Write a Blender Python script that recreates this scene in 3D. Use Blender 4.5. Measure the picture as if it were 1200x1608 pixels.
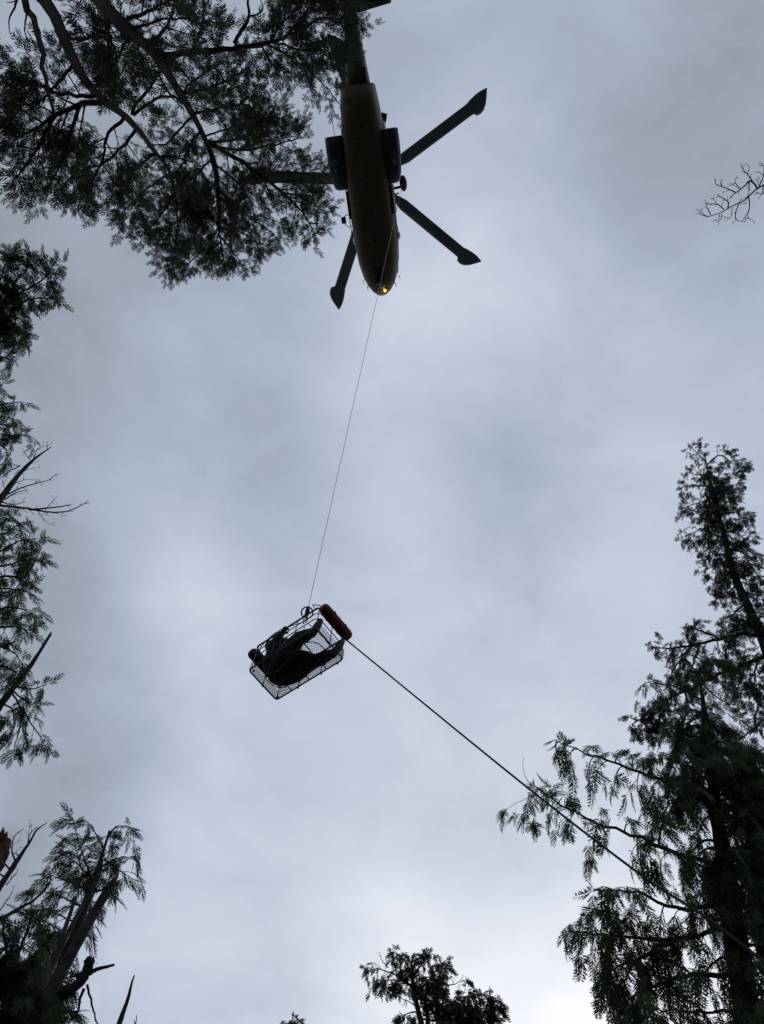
import bpy, math
import numpy as np
from mathutils import Vector, Matrix, Euler

# ---------------------------------------------------------------- clear
for o in list(bpy.data.objects):
    bpy.data.objects.remove(o)
SC = bpy.context.scene
COL = SC.collection
RNG = np.random.default_rng(11)
rad = math.radians

# ---------------------------------------------------------------- camera (phone held up at the sky)
F_PX, W_PX, H_PX = 1250.0, 1200.0, 1608.0
PITCH = 73.0
cam_d = bpy.data.cameras.new('camera')
cam_d.sensor_fit = 'VERTICAL'
cam_d.sensor_height = 36.0
cam_d.lens = F_PX / H_PX * 36.0
cam_d.clip_start, cam_d.clip_end = 0.05, 3000
cam = bpy.data.objects.new('camera', cam_d)
COL.objects.link(cam)
EYE = np.array([0, 0, 1.6])
cam.location = EYE
cam.rotation_euler = (rad(90 + PITCH), 0, 0)
SC.camera = cam

_c, _s = math.cos(rad(90 + PITCH)), math.sin(rad(90 + PITCH))
CAM_R = np.array([[1, 0, 0], [0, _c, -_s], [0, _s, _c]])


def ray(px, py):
    d = CAM_R @ np.array([(px - 600) / F_PX, -(py - 804) / F_PX, -1.0])
    return d / np.linalg.norm(d)


def at(px, py, d):
    return EYE + ray(px, py) * d


# ---------------------------------------------------------------- sky and sun
SUN_DIR = ray(830, 1640)
SUN_EL = math.asin(SUN_DIR[2])
SUN_AZ = math.atan2(SUN_DIR[0], SUN_DIR[1])
world = bpy.data.worlds.new('World')
SC.world = world
world.use_nodes = True
nt = world.node_tree
nt.nodes.clear()


def N(tree, kind, **kw):
    n = tree.nodes.new(kind)
    for k, v in kw.items():
        if k == 'ins':
            for kk, vv in v.items():
                n.inputs[kk].default_value = vv
        else:
            setattr(n, k, v)
    return n


def math_n(tree, op, a, b=None, c=None):
    n = tree.nodes.new('ShaderNodeMath')
    n.operation = op
    for i, x in enumerate((a, b, c)):
        if x is None:
            continue
        if isinstance(x, (int, float)):
            n.inputs[i].default_value = x
        else:
            tree.links.new(x, n.inputs[i])
    return n.outputs[0]


def build_world():
    L = nt.links.new
    out = N(nt, 'ShaderNodeOutputWorld')
    bg = N(nt, 'ShaderNodeBackground')
    bg.inputs['Strength'].default_value = 0.1
    L(bg.outputs[0], out.inputs[0])
    sky = N(nt, 'ShaderNodeTexSky', sky_type='NISHITA', sun_disc=False)
    sky.sun_elevation = SUN_EL
    sky.sun_rotation = SUN_AZ
    tc = N(nt, 'ShaderNodeTexCoord')
    # the cloud deck: the direction is projected on a level sheet of cloud
    sep = N(nt, 'ShaderNodeSeparateXYZ')
    L(tc.outputs['Generated'], sep.inputs[0])
    zz = math_n(nt, 'ADD', math_n(nt, 'MAXIMUM', sep.outputs[2], 0.0), 0.18)
    cmb = N(nt, 'ShaderNodeCombineXYZ')
    L(math_n(nt, 'DIVIDE', sep.outputs[0], zz), cmb.inputs[0])
    L(math_n(nt, 'DIVIDE', sep.outputs[1], zz), cmb.inputs[1])

    def noise(scale, det, rough, off, dist=0.0, st=(1, 1, 1), rot=0.0):
        m = N(nt, 'ShaderNodeMapping')
        m.inputs['Location'].default_value = off
        m.inputs['Scale'].default_value = st
        m.inputs['Rotation'].default_value = (0, 0, rot)
        L(cmb.outputs[0], m.inputs[0])
        n = N(nt, 'ShaderNodeTexNoise')
        n.inputs['Scale'].default_value = scale
        n.inputs['Detail'].default_value = det
        n.inputs['Roughness'].default_value = rough
        n.inputs['Distortion'].default_value = dist
        L(m.outputs[0], n.inputs['Vector'])
        return n.outputs['Fac']
    n1 = noise(2.6, 9, 0.56, (3.1, 1.7, 0), 0.35, (1, 1.25, 1), rad(-35))
    n2 = noise(6.5, 9, 0.60, (7.7, 2.2, 0), 0.5, (1, 1.2, 1), rad(-30))
    n3 = noise(1.0, 2, 0.4, (0.4, 5.2, 0))
    v = math_n(nt, 'MULTIPLY_ADD', math_n(nt, 'SUBTRACT', n1, 0.5), 0.26, 0.50)
    v = math_n(nt, 'MULTIPLY_ADD', math_n(nt, 'SUBTRACT', n2, 0.5), 0.24, v)
    v = math_n(nt, 'MULTIPLY_ADD', math_n(nt, 'SUBTRACT', n3, 0.5), 0.04, v)
    # thicker and thinner patches of the deck that the photograph shows
    for px, py, sig, amp in SKY_PATCHES:
        d = ray(px, py)
        dp = N(nt, 'ShaderNodeVectorMath', operation='DOT_PRODUCT')
        nrm = N(nt, 'ShaderNodeVectorMath', operation='NORMALIZE')
        L(tc.outputs['Generated'], nrm.inputs[0])
        L(nrm.outputs[0], dp.inputs[0])
        dp.inputs[1].default_value = tuple(d)
        e = math_n(nt, 'MULTIPLY', math_n(nt, 'SUBTRACT', dp.outputs['Value'], 1.0), 2.0 / (2 * sig * sig))
        g = math_n(nt, 'POWER', math.e, e)
        v = math_n(nt, 'MULTIPLY_ADD', g, amp, v)
    v = math_n(nt, 'MAXIMUM', math_n(nt, 'MULTIPLY', v, SKY_GAIN), 0.12)
    # cloud tint: cool grey-blue, turning to white where it is thin and bright
    ramp = N(nt, 'ShaderNodeValToRGB')
    cr = ramp.color_ramp
    cr.elements[0].position = 0.25
    cr.elements[0].color = (0.86, 0.97, 1.10, 1)
    cr.elements[1].position = 0.95
    cr.elements[1].color = (0.98, 1.0, 1.06, 1)
    m = cr.elements.new(0.48)
    m.color = (0.85, 0.975, 1.21, 1)
    L(v, ramp.inputs[0])
    sc = N(nt, 'ShaderNodeVectorMath', operation='SCALE')
    L(ramp.outputs[0], sc.inputs[0])
    L(math_n(nt, 'MULTIPLY', v, 10.0), sc.inputs['Scale'])
    mix = N(nt, 'ShaderNodeMixRGB', blend_type='MIX')
    mix.inputs[0].default_value = 0.96
    L(sky.outputs[0], mix.inputs[1])
    L(sc.outputs[0], mix.inputs[2])
    L(mix.outputs[0], bg.inputs['Color'])


SKY_GAIN = 1.045
SKY_PATCHES = [
    # px, py, angular sigma (rad), amplitude
    (280, 1430, 0.09, 0.06), (420, 1500, 0.13, 0.05), (640, 1500, 0.10, 0.05), (320, 930, 0.05, 0.03), (700, 480, 0.08, 0.03), (1050, 330, 0.11, 0.03), (420, 690, 0.08, 0.05),
    (900, 1550, 0.2, 0.386), (1150, 200, 0.095, -0.034), (100, 480, 0.2, -0.084), (680, 450, 0.095, 0.117), (450, 980, 0.095, -0.108), (50, 1250, 0.095, -0.049),
    (1000, 800, 0.095, 0.053), (400, 20, 0.2, -0.079), (450, 740, 0.095, -0.155), (850, 1300, 0.095, -0.055), (520, 1600, 0.095, -0.077), (100, 950, 0.095, -0.154),
    (250, 1050, 0.095, 0.021), (300, 800, 0.095, 0.183), (620, 880, 0.095, 0.119), (930, 300, 0.095, -0.055), (850, 900, 0.095, 0.022), (30, 60, 0.095, -0.037),
    (570, 680, 0.095, 0.151), (1100, 60, 0.095, -0.021), (120, 750, 0.095, -0.066), (700, 150, 0.095, 0.039), (250, 1400, 0.095, 0.122), (740, 800, 0.095, -0.083),
    (1100, 1300, 0.095, -0.053), (800, 560, 0.095, 0.081), (1120, 420, 0.095, -0.074), (1150, 640, 0.095, 0.047), (30, 1450, 0.095, -0.099), (600, 1300, 0.095, -0.001),
    (380, 1560, 0.095, -0.077), (200, 1150, 0.095, -0.160), (450, 1150, 0.095, 0.033), (900, 1050, 0.095, -0.029), (1180, 60, 0.095, -0.122), (700, 650, 0.095, -0.078),
    (400, 680, 0.095, -0.093), (300, 500, 0.095, 0.043), (300, 300, 0.095, -0.017), (330, 1050, 0.095, 0.201), (100, 1100, 0.095, 0.090), (750, 1350, 0.095, -0.137),
    (620, 1480, 0.095, 0.082), (450, 1280, 0.095, -0.053),
]
build_world()

sun_d = bpy.data.lights.new('sun', 'SUN')
sun_d.energy = 0.5
sun_d.angle = rad(40)
sun_d.color = (1.0, 0.96, 0.9)
sun = bpy.data.objects.new('sun', sun_d)
COL.objects.link(sun)
sun.rotation_euler = Vector(-SUN_DIR).to_track_quat('-Z', 'Y').to_euler()
sun.location = (0, 0, 80)

vs = SC.view_settings
vs.view_transform = 'Standard'
vs.look = 'None'
vs.exposure = 0.0
vs.gamma = 1.0
vs.use_curve_mapping = False
SC.render.engine = 'CYCLES'


# ---------------------------------------------------------------- materials
def material(name, color, rough=0.7, metal=0.0, var=0.0, scale=4.0, spec=0.3, bump=0.0, bscale=30.0,
             color2=None, island=0.0, translucent=0.0):
    m = bpy.data.materials.new(name)
    m.use_nodes = True
    t = m.node_tree
    b = t.nodes['Principled BSDF']
    b.inputs['Roughness'].default_value = rough
    b.inputs['Metallic'].default_value = metal
    b.inputs['Specular IOR Level'].default_value = spec
    col = None
    tc = N(t, 'ShaderNodeTexCoord')
    if var or color2:
        n = N(t, 'ShaderNodeTexNoise')
        n.inputs['Scale'].default_value = scale
        n.inputs['Detail'].default_value = 6
        n.inputs['Roughness'].default_value = 0.6
        t.links.new(tc.outputs['Object'], n.inputs['Vector'])
        r = N(t, 'ShaderNodeValToRGB')
        r.color_ramp.elements[0].position = 0.35
        r.color_ramp.elements[1].position = 0.68
        c2 = color2 or tuple(min(1, c * (1 + var)) for c in color)
        c1 = tuple(c * (1 - var) for c in color)
        r.color_ramp.elements[0].color = (*c1, 1)
        r.color_ramp.elements[1].color = (*c2, 1)
        t.links.new(n.outputs['Fac'], r.inputs[0])
        col = r.outputs[0]
    else:
        rgb = N(t, 'ShaderNodeRGB')
        rgb.outputs[0].default_value = (*color, 1)
        col = rgb.outputs[0]
    if island:
        g = N(t, 'ShaderNodeNewGeometry')
        hsv = N(t, 'ShaderNodeHueSaturation')
        t.links.new(col, hsv.inputs['Color'])
        t.links.new(math_n(t, 'MULTIPLY_ADD', g.outputs['Random Per Island'], island, 1 - island * 0.5), hsv.inputs['Value'])
        t.links.new(math_n(t, 'MULTIPLY_ADD', g.outputs['Random Per Island'], 0.05, 0.475), hsv.inputs['Hue'])
        col = hsv.outputs[0]
    t.links.new(col, b.inputs['Base Color'])
    if bump:
        n2 = N(t, 'ShaderNodeTexNoise')
        n2.inputs['Scale'].default_value = bscale
        n2.inputs['Detail'].default_value = 5
        t.links.new(tc.outputs['Object'], n2.inputs['Vector'])
        bp = N(t, 'ShaderNodeBump')
        bp.inputs['Strength'].default_value = bump
        bp.inputs['Distance'].default_value = 0.03
        t.links.new(n2.outputs['Fac'], bp.inputs['Height'])
        t.links.new(bp.outputs[0], b.inputs['Normal'])
    if translucent:
        tr = N(t, 'ShaderNodeBsdfTranslucent')
        t.links.new(col, tr.inputs['Color'])
        mx = N(t, 'ShaderNodeMixShader')
        mx.inputs[0].default_value = translucent
        t.links.new(b.outputs[0], mx.inputs[1])
        t.links.new(tr.outputs[0], mx.inputs[2])
        t.links.new(mx.outputs[0], t.nodes['Material Output'].inputs['Surface'])
    return m


M = {
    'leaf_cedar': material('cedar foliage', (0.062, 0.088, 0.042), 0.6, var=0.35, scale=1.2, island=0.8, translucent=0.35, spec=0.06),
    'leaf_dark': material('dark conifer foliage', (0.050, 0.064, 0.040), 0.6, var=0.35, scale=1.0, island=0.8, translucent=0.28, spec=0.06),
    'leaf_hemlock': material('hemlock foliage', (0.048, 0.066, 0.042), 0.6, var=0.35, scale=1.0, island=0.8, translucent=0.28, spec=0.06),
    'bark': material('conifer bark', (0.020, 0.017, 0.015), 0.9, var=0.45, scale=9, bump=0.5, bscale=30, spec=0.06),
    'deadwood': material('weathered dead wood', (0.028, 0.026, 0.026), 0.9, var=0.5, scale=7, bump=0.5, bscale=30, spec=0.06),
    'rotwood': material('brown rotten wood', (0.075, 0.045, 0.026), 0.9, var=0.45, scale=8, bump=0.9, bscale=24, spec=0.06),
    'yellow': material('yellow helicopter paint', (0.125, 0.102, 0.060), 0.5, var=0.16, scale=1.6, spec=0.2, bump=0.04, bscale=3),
    'dark_paint': material('dark grey paint', (0.04, 0.04, 0.047), 0.6, var=0.25, scale=2.0),
    'red_paint': material('red paint band', (0.32, 0.03, 0.02), 0.45, var=0.2, scale=3),
    'blade': material('rotor blade composite', (0.17, 0.21, 0.25), 0.5, var=0.2, scale=1.2),
    'black': material('black rubber and fittings', (0.02, 0.02, 0.022), 0.7, var=0.3, scale=5),
    'glass': material('dark cabin glass', (0.02, 0.025, 0.03), 0.08, spec=0.6),
    'bubble': material('pale bubble window', (0.45, 0.48, 0.5), 0.1, spec=0.6),
    'steel': material('brushed steel tube', (0.20, 0.20, 0.21), 0.45, metal=0.7, var=0.2, scale=12),
    'dark_steel': material('dark steel tube', (0.07, 0.07, 0.075), 0.5, metal=0.4, var=0.25, scale=12),
    'net': material('black floor netting', (0.03, 0.03, 0.032), 0.8),
    'float': material('red foam float', (0.15, 0.024, 0.024), 0.75, var=0.25, scale=9, bump=0.15, bscale=40),
    'float_shaded': material('red float with shade in colour', (0.045, 0.028, 0.02), 0.8, var=0.3, scale=9, bump=0.15, bscale=40),  # head-end float: the shade on its red foam is painted into the colour
    'strap': material('dark webbing strap', (0.05, 0.05, 0.03), 0.9, var=0.2, scale=20),
    'cloth': material('navy work clothing', (0.020, 0.022, 0.028), 0.9, var=0.3, scale=9, bump=0.3, bscale=16),
    'boot': material('black leather boot', (0.03, 0.027, 0.024), 0.6, var=0.3, scale=14),
    'helmet': material('dark helmet shell', (0.05, 0.05, 0.058), 0.35, var=0.1, scale=8),
    'skin': material('skin', (0.42, 0.26, 0.19), 0.6),
    'rope': material('dark tag line rope', (0.03, 0.032, 0.036), 0.9, spec=0.05, var=0.3, scale=60),
    'cable': material('grey steel wire', (0.16, 0.16, 0.17), 0.5, metal=0.5),
    'ground': material('forest floor', (0.042, 0.043, 0.040), 0.95, var=0.5, scale=0.8, color2=(0.046, 0.052, 0.040), bump=0.8, bscale=6),
}


def emissive(name, color, strength):
    m = bpy.data.materials.new(name)
    m.use_nodes = True
    b = m.node_tree.nodes['Principled BSDF']
    b.inputs['Base Color'].default_value = (*color, 1)
    b.inputs['Emission Color'].default_value = (*color, 1)
    b.inputs['Emission Strength'].default_value = strength
    return m


M['lamp'] = emissive('lit lamp lens', (1.0, 0.42, 0.09), 1.8)


# ---------------------------------------------------------------- geometry helpers
class Geo:
    def __init__(self):
        self.v, self.f, self.n = [], {3: [], 4: []}, 0

    def add(self, verts, faces):
        verts = np.asarray(verts, float).reshape(-1, 3)
        faces = np.asarray(faces, int)
        self.v.append(verts)
        self.f[faces.shape[1]].append(faces + self.n)
        self.n += len(verts)

    def tubes(self, P, R, sides=3):
        """P (M,K,3) centre lines, R (M,K) radii; batch of tapered tubes with closed ends."""
        P = np.asarray(P, float)
        if P.ndim == 2:
            P = P[None]
        R = np.broadcast_to(np.asarray(R, float), P.shape[:2])
        Mn, K, _ = P.shape
        if Mn == 0:
            return self
        T = np.gradient(P, axis=1)
        T /= np.linalg.norm(T, axis=2, keepdims=True) + 1e-12
        ref = np.where(np.abs(T[:, :1, 2:3]) > 0.8, np.array([1., 0, 0]), np.array([0, 0, 1.]))
        A = np.cross(T, np.broadcast_to(ref, T.shape))
        A /= np.linalg.norm(A, axis=2, keepdims=True) + 1e-12
        B = np.cross(T, A)
        a = np.arange(sides) * 2 * math.pi / sides
        ring = (P[:, :, None] + R[:, :, None, None] * (A[:, :, None] * np.cos(a)[None, None, :, None]
                                                      + B[:, :, None] * np.sin(a)[None, None, :, None]))
        V = ring.reshape(-1, 3)
        i = np.arange(sides)
        j = (i + 1) % sides
        k = np.arange(K - 1)[:, None]
        q = np.stack([k * sides + i, k * sides + j, (k + 1) * sides + j, (k + 1) * sides + i], -1).reshape(-1, 4)
        q = (q[None] + (np.arange(Mn) * K * sides)[:, None, None]).reshape(-1, 4)
        base = self.n
        self.add(V, q)
        # end caps as fans on the ring itself
        c1 = np.stack([np.zeros(sides - 2, int), i[2:], i[1:-1]], -1)
        c2 = np.stack([np.zeros(sides - 2, int), i[1:-1], i[2:]], -1) + (K - 1) * sides
        cc = np.concatenate([c1, c2])
        cc = (cc[None] + (np.arange(Mn) * K * sides)[:, None, None]).reshape(-1, 3) + base
        self.f[3].append(cc)
        return self

    def tube(self, P, R, sides=8):
        P = np.asarray(P, float)
        R = np.full(len(P), R) if np.isscalar(R) else np.asarray(R)
        return self.tubes(P[None], R[None], sides)

    def box(self, c, s, rot=None):
        c = np.asarray(c, float)
        s = np.asarray(s, float) / 2
        v = np.array([[x, y, z] for x in (-1, 1) for y in (-1, 1) for z in (-1, 1)]) * s
        if rot is not None:
            v = v @ np.asarray(rot).T
        self.add(v + c, [[0, 1, 3, 2], [4, 6, 7, 5], [0, 4, 5, 1], [2, 3, 7, 6], [0, 2, 6, 4], [1, 5, 7, 3]])
        return self

    def ellipsoid(self, c, r, nu=16, nv=10, rot=None):
        u = np.arange(nu) * 2 * math.pi / nu
        w = np.linspace(-math.pi / 2, math.pi / 2, nv + 1)
        w[0] += 0.02
        w[-1] -= 0.02
        v = np.stack([np.cos(w)[:, None] * np.cos(u), np.cos(w)[:, None] * np.sin(u), np.sin(w)[:, None] * np.ones(nu)], -1).reshape(-1, 3) * np.asarray(r)
        if rot is not None:
            v = v @ np.asarray(rot).T
        i = np.arange(nu)
        j = (i + 1) % nu
        k = np.arange(nv)[:, None]
        q = np.stack([k * nu + i, k * nu + j, (k + 1) * nu + j, (k + 1) * nu + i], -1).reshape(-1, 4)
        b = self.n
        self.add(v + np.asarray(c), q)
        for s, fl in ((0, True), (nv * nu, False)):
            t = np.stack([np.zeros(nu - 2, int), i[1:-1], i[2:]], -1) + s + b
            self.f[3].append(t[:, ::-1] if fl else t)
        return self

    def loft(self, rings, closed=True):
        rings = np.asarray(rings, float)
        K, S, _ = rings.shape
        i = np.arange(S)
        j = (i + 1) % S
        k = np.arange(K - 1)[:, None]
        q = np.stack([k * S + i, k * S + j, (k + 1) * S + j, (k + 1) * S + i], -1).reshape(-1, 4)
        b = self.n
        self.add(rings.reshape(-1, 3), q)
        if closed:
            for s, fl in ((0, True), ((K - 1) * S, False)):
                t = np.stack([np.zeros(S - 2, int), i[1:-1], i[2:]], -1) + s + b
                self.f[3].append(t[:, ::-1] if fl else t)
        return self

    def mesh(self, name, mat=None, smooth=True):
        me = bpy.data.meshes.new(name)
        V = np.concatenate(self.v) if self.v else np.zeros((0, 3))
        t = np.concatenate(self.f[3]) if self.f[3] else np.zeros((0, 3), int)
        q = np.concatenate(self.f[4]) if self.f[4] else np.zeros((0, 4), int)
        me.vertices.add(len(V))
        me.vertices.foreach_set('co', V.astype(np.float32).ravel())
        li = np.concatenate([t.ravel(), q.ravel()]).astype(np.int32)
        me.loops.add(len(li))
        me.loops.foreach_set('vertex_index', li)
        npoly = len(t) + len(q)
        me.polygons.add(npoly)
        st = np.concatenate([np.arange(len(t)) * 3, len(t) * 3 + np.arange(len(q)) * 4]).astype(np.int32)
        me.polygons.foreach_set('loop_start', st)
        me.polygons.foreach_set('use_smooth', np.full(npoly, smooth))
        me.update(calc_edges=True)
        if mat:
            me.materials.append(M[mat] if isinstance(mat, str) else mat)
        return me

    def build(self, name, mat, parent=None, smooth=True, label=None):
        o = bpy.data.objects.new(name, self.mesh(name, mat, smooth))
        COL.objects.link(o)
        if parent is not None:
            o.parent = parent
        if label:
            o['label'] = label
        return o


def thing(name, label, cat, loc=(0, 0, 0), rot=(0, 0, 0), group=None):
    o = bpy.data.objects.new(name, None)
    COL.objects.link(o)
    o.empty_display_size = 0.3
    o.location = loc
    o.rotation_euler = rot
    o['label'] = label
    o['category'] = cat
    if group:
        o['group'] = group
    return o


def tag(o, label, cat, group=None):
    o['label'] = label
    o['category'] = cat
    if group:
        o['group'] = group
    return o


def smooth_path(P, n):
    """Catmull-Rom through P resampled to n points at even arc length."""
    P = np.asarray(P, float)
    if len(P) == 2:
        return P[0] + (P[1] - P[0]) * np.linspace(0, 1, n)[:, None]
    Q = np.vstack([2 * P[0] - P[1], P, 2 * P[-1] - P[-2]])
    out = []
    for i in range(1, len(Q) - 2):
        t = np.linspace(0, 1, 12, endpoint=False)[:, None]
        p0, p1, p2, p3 = Q[i - 1], Q[i], Q[i + 1], Q[i + 2]
        out.append(0.5 * (2 * p1 + (p2 - p0) * t + (2 * p0 - 5 * p1 + 4 * p2 - p3) * t ** 2 + (3 * p1 - p0 - 3 * p2 + p3) * t ** 3))
    out = np.vstack(out + [P[-1:]])
    s = np.concatenate([[0], np.cumsum(np.linalg.norm(np.diff(out, axis=0), axis=1))])
    u = np.linspace(0, s[-1], n)
    return np.stack([np.interp(u, s, out[:, k]) for k in range(3)], 1)


def unit(v):
    return v / (np.linalg.norm(v, axis=-1, keepdims=True) + 1e-12)


# ---------------------------------------------------------------- ground
def build_ground():
    n = 60
    e = np.concatenate([-np.geomspace(900, 1, n // 2), np.geomspace(1, 900, n // 2)])
    X, Y = np.meshgrid(e, e)
    r = np.hypot(X, Y)
    Z = (np.sin(X * 0.31 + 1) * np.cos(Y * 0.27) * 0.18 + np.sin(X * 0.06) * np.sin(Y * 0.05 + 2) * 0.9) * np.clip((r - 3) / 8, 0, 1)
    i, j = np.meshgrid(np.arange(n - 1), np.arange(n - 1))
    a = (j * n + i).ravel()
    g = Geo()
    g.add(np.stack([X, Y, Z], -1).reshape(-1, 3), np.stack([a, a + 1, a + n + 1, a + n], -1))
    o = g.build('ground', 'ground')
    o['kind'] = 'structure'


build_ground()


# ---------------------------------------------------------------- trees
def frond(kind, rng):
    """A flat conifer spray: axis along +x (length 1), width in y, droop in z. Triangles only."""
    V, T = [], []

    def tri(a, b, c):
        k = len(V)
        V.extend([a, b, c])
        T.append([k, k + 1, k + 2])

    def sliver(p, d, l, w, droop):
        p = np.array(p)
        d = np.array(d) / np.linalg.norm(d)
        s = np.array([-d[1], d[0], 0])
        m = p + d * l * 0.45 + np.array([0, 0, -droop * 0.3 * l])
        t = p + d * l + np.array([0, 0, -droop * l])
        tri(p, m + s * w, t)
        tri(p, t, m - s * w)
    n, lmax, ang, w0, fing = {'cedar': (9, 0.36, 40, 0.023, 2), 'tuft': (6, 0.52, 38, 0.032, 1),
                              'hemlock': (5, 0.50, 52, 0.058, 1), 'far': (4, 0.5, 45, 0.075, 0)}[kind]
    sliver((0, 0, 0), (1, 0, 0), 1.0, w0 * 1.1, 0.22)
    for i in range(n):
        for sd in (-1, 1):
            t = (i + 0.5 + 0.22 * sd + rng.uniform(-.15, .15)) / (n + 0.3)
            l = lmax * (1 - t) ** 0.75 * rng.uniform(0.7, 1.2) + 0.10
            a = rad(ang + rng.uniform(-10, 10)) * sd
            p = np.array([t, 0, -0.22 * t * t])
            d = np.array([math.cos(a), math.sin(a), rng.uniform(-.15, .1)])
            sliver(p, d, l, w0 * rng.uniform(.8, 1.25), 0.25)
            for k in range(fing):
                for s2 in (-1, 1):
                    u = (k + 0.7 + 0.3 * s2 * .5) / (fing + 0.9)
                    pp = p + d / np.linalg.norm(d) * l * u + np.array([0, 0, -0.25 * l * u * u])
                    a2 = a + s2 * rad(38)
                    ll = l * 0.42 * (1 - 0.5 * u)
                    e = pp + np.array([math.cos(a2), math.sin(a2), -0.2]) * ll
                    pr = np.array([-math.sin(a2), math.cos(a2), 0]) * w0 * 0.8
                    tri(pp - pr * .6, e, pp + pr * .9)
    return np.array(V), np.array(T)


FR = {k: [frond(k, np.random.default_rng(5 + i)) for i in range(3)] for k in ('cedar', 'tuft', 'hemlock', 'far')}


def spawn(P, spacing, t0, t1, length, ang, rng, droop=0.2, K=5, roll=25, lift=0.0, taper=0.75, jit=0.35, tipmin=0.25):
    """Side shoots along every centre line of P (M,K,3): alternate sides, shorter towards the tip."""
    if len(P) == 0:
        return np.zeros((0, K, 3)), np.zeros(0), np.zeros(0, int)
    seg = np.linalg.norm(np.diff(P, axis=1), axis=2)
    S = np.concatenate([np.zeros((len(P), 1)), np.cumsum(seg, 1)], 1)
    Lp = S[:, -1]
    cnt = np.maximum(1, (Lp * (t1 - t0) / spacing).astype(int))
    idx = np.repeat(np.arange(len(P)), cnt)
    k = np.concatenate([np.arange(c) for c in cnt])
    t = t0 + (t1 - t0) * (k + 0.5 + rng.uniform(-jit, jit, len(k))) / cnt[idx]
    t = np.clip(t, 0, 0.999)
    # interpolate along the parent (points are evenly spaced)
    f = t * (P.shape[1] - 1)
    i0 = np.minimum(f.astype(int), P.shape[1] - 2)
    w = (f - i0)[:, None]
    pos = P[idx, i0] * (1 - w) + P[idx, i0 + 1] * w
    T = unit(P[idx, i0 + 1] - P[idx, i0])
    side = np.where((k + rng.integers(0, 2, len(P))[idx]) % 2 == 0, 1.0, -1.0)
    lat = np.cross(T, np.array([0, 0, 1.0]))
    bad = np.linalg.norm(lat, axis=1) < 0.15
    lat[bad] = np.cross(T[bad], np.array([1.0, 0.3, 0]))
    lat = unit(lat)
    nrm = np.cross(lat, T)
    ro = np.radians(rng.normal(0, roll, len(k)))
    latr = lat * (side * np.cos(ro))[:, None] + nrm * np.sin(ro)[:, None]
    a = np.radians(ang + rng.normal(0, 11, len(k)))
    d = unit(T * np.cos(a)[:, None] + latr * np.sin(a)[:, None] + np.array([0, 0, lift]))
    ln = length * ((1 - t) ** taper * (1 - tipmin) + tipmin) * rng.uniform(0.6, 1.25, len(k))
    s = np.linspace(0, 1, K)
    curl = rng.normal(0, 0.10, (len(k), 3))
    Q = (pos[:, None] + d[:, None] * (ln[:, None] * s)[:, :, None]
         + (np.array([0, 0, -1.0]) * droop + curl)[:, None] * (ln[:, None] * s ** 2)[:, :, None])
    return Q, ln, idx


def scatter(P, spacing, size, rng, kind, ang=40, droop=0.3, roll=35, hang=0.0, jit=0.4, t0=0.1):
    """Fronds along twigs P; returns verts, tris."""
    Q, ln, idx = spawn(P, spacing, t0, 1.0, size, ang, rng, droop=0, K=2, roll=roll, taper=0.4, tipmin=0.6)
    tip = P[:, -1]
    dirs = np.concatenate([Q[:, 1] - Q[:, 0], (P[:, -1] - P[:, -2])])
    pos = np.concatenate([Q[:, 0], tip])
    ln = ln * rng.uniform(.6, 1.35, len(ln))
    sz = np.concatenate([ln, size * rng.uniform(0.75, 1.2, len(tip))])
    X = unit(unit(dirs) + np.array([0, 0, -droop]))
    up = np.array([0, 0, 1.0]) + rng.normal(0, 0.45, (len(X), 3))
    if hang:
        up = up * (1 - hang) + hang * unit(rng.normal(0, 1, (len(X), 3)))
    Y = unit(np.cross(up, X))
    Z = np.cross(X, Y)
    out_v, out_t, base = [], [], 0
    which = rng.integers(0, 3, len(X))
    for wv in range(3):
        V, T = FR[kind][wv]
        s = which == wv
        if not s.any():
            continue
        mir = np.where(rng.random(s.sum()) < 0.5, -1, 1)[:, None, None]
        B = (V[None, :, 0:1] * X[s][:, None] + mir * V[None, :, 1:2] * Y[s][:, None] + V[None, :, 2:3] * Z[s][:, None])
        B = pos[s][:, None] + B * sz[s][:, None, None]
        n = len(V)
        out_v.append(B.reshape(-1, 3))
        out_t.append((T[None] + (np.arange(s.sum()) * n)[:, None, None]).reshape(-1, 3) + base)
        base += n * s.sum()
    return np.concatenate(out_v), np.concatenate(out_t)


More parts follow.
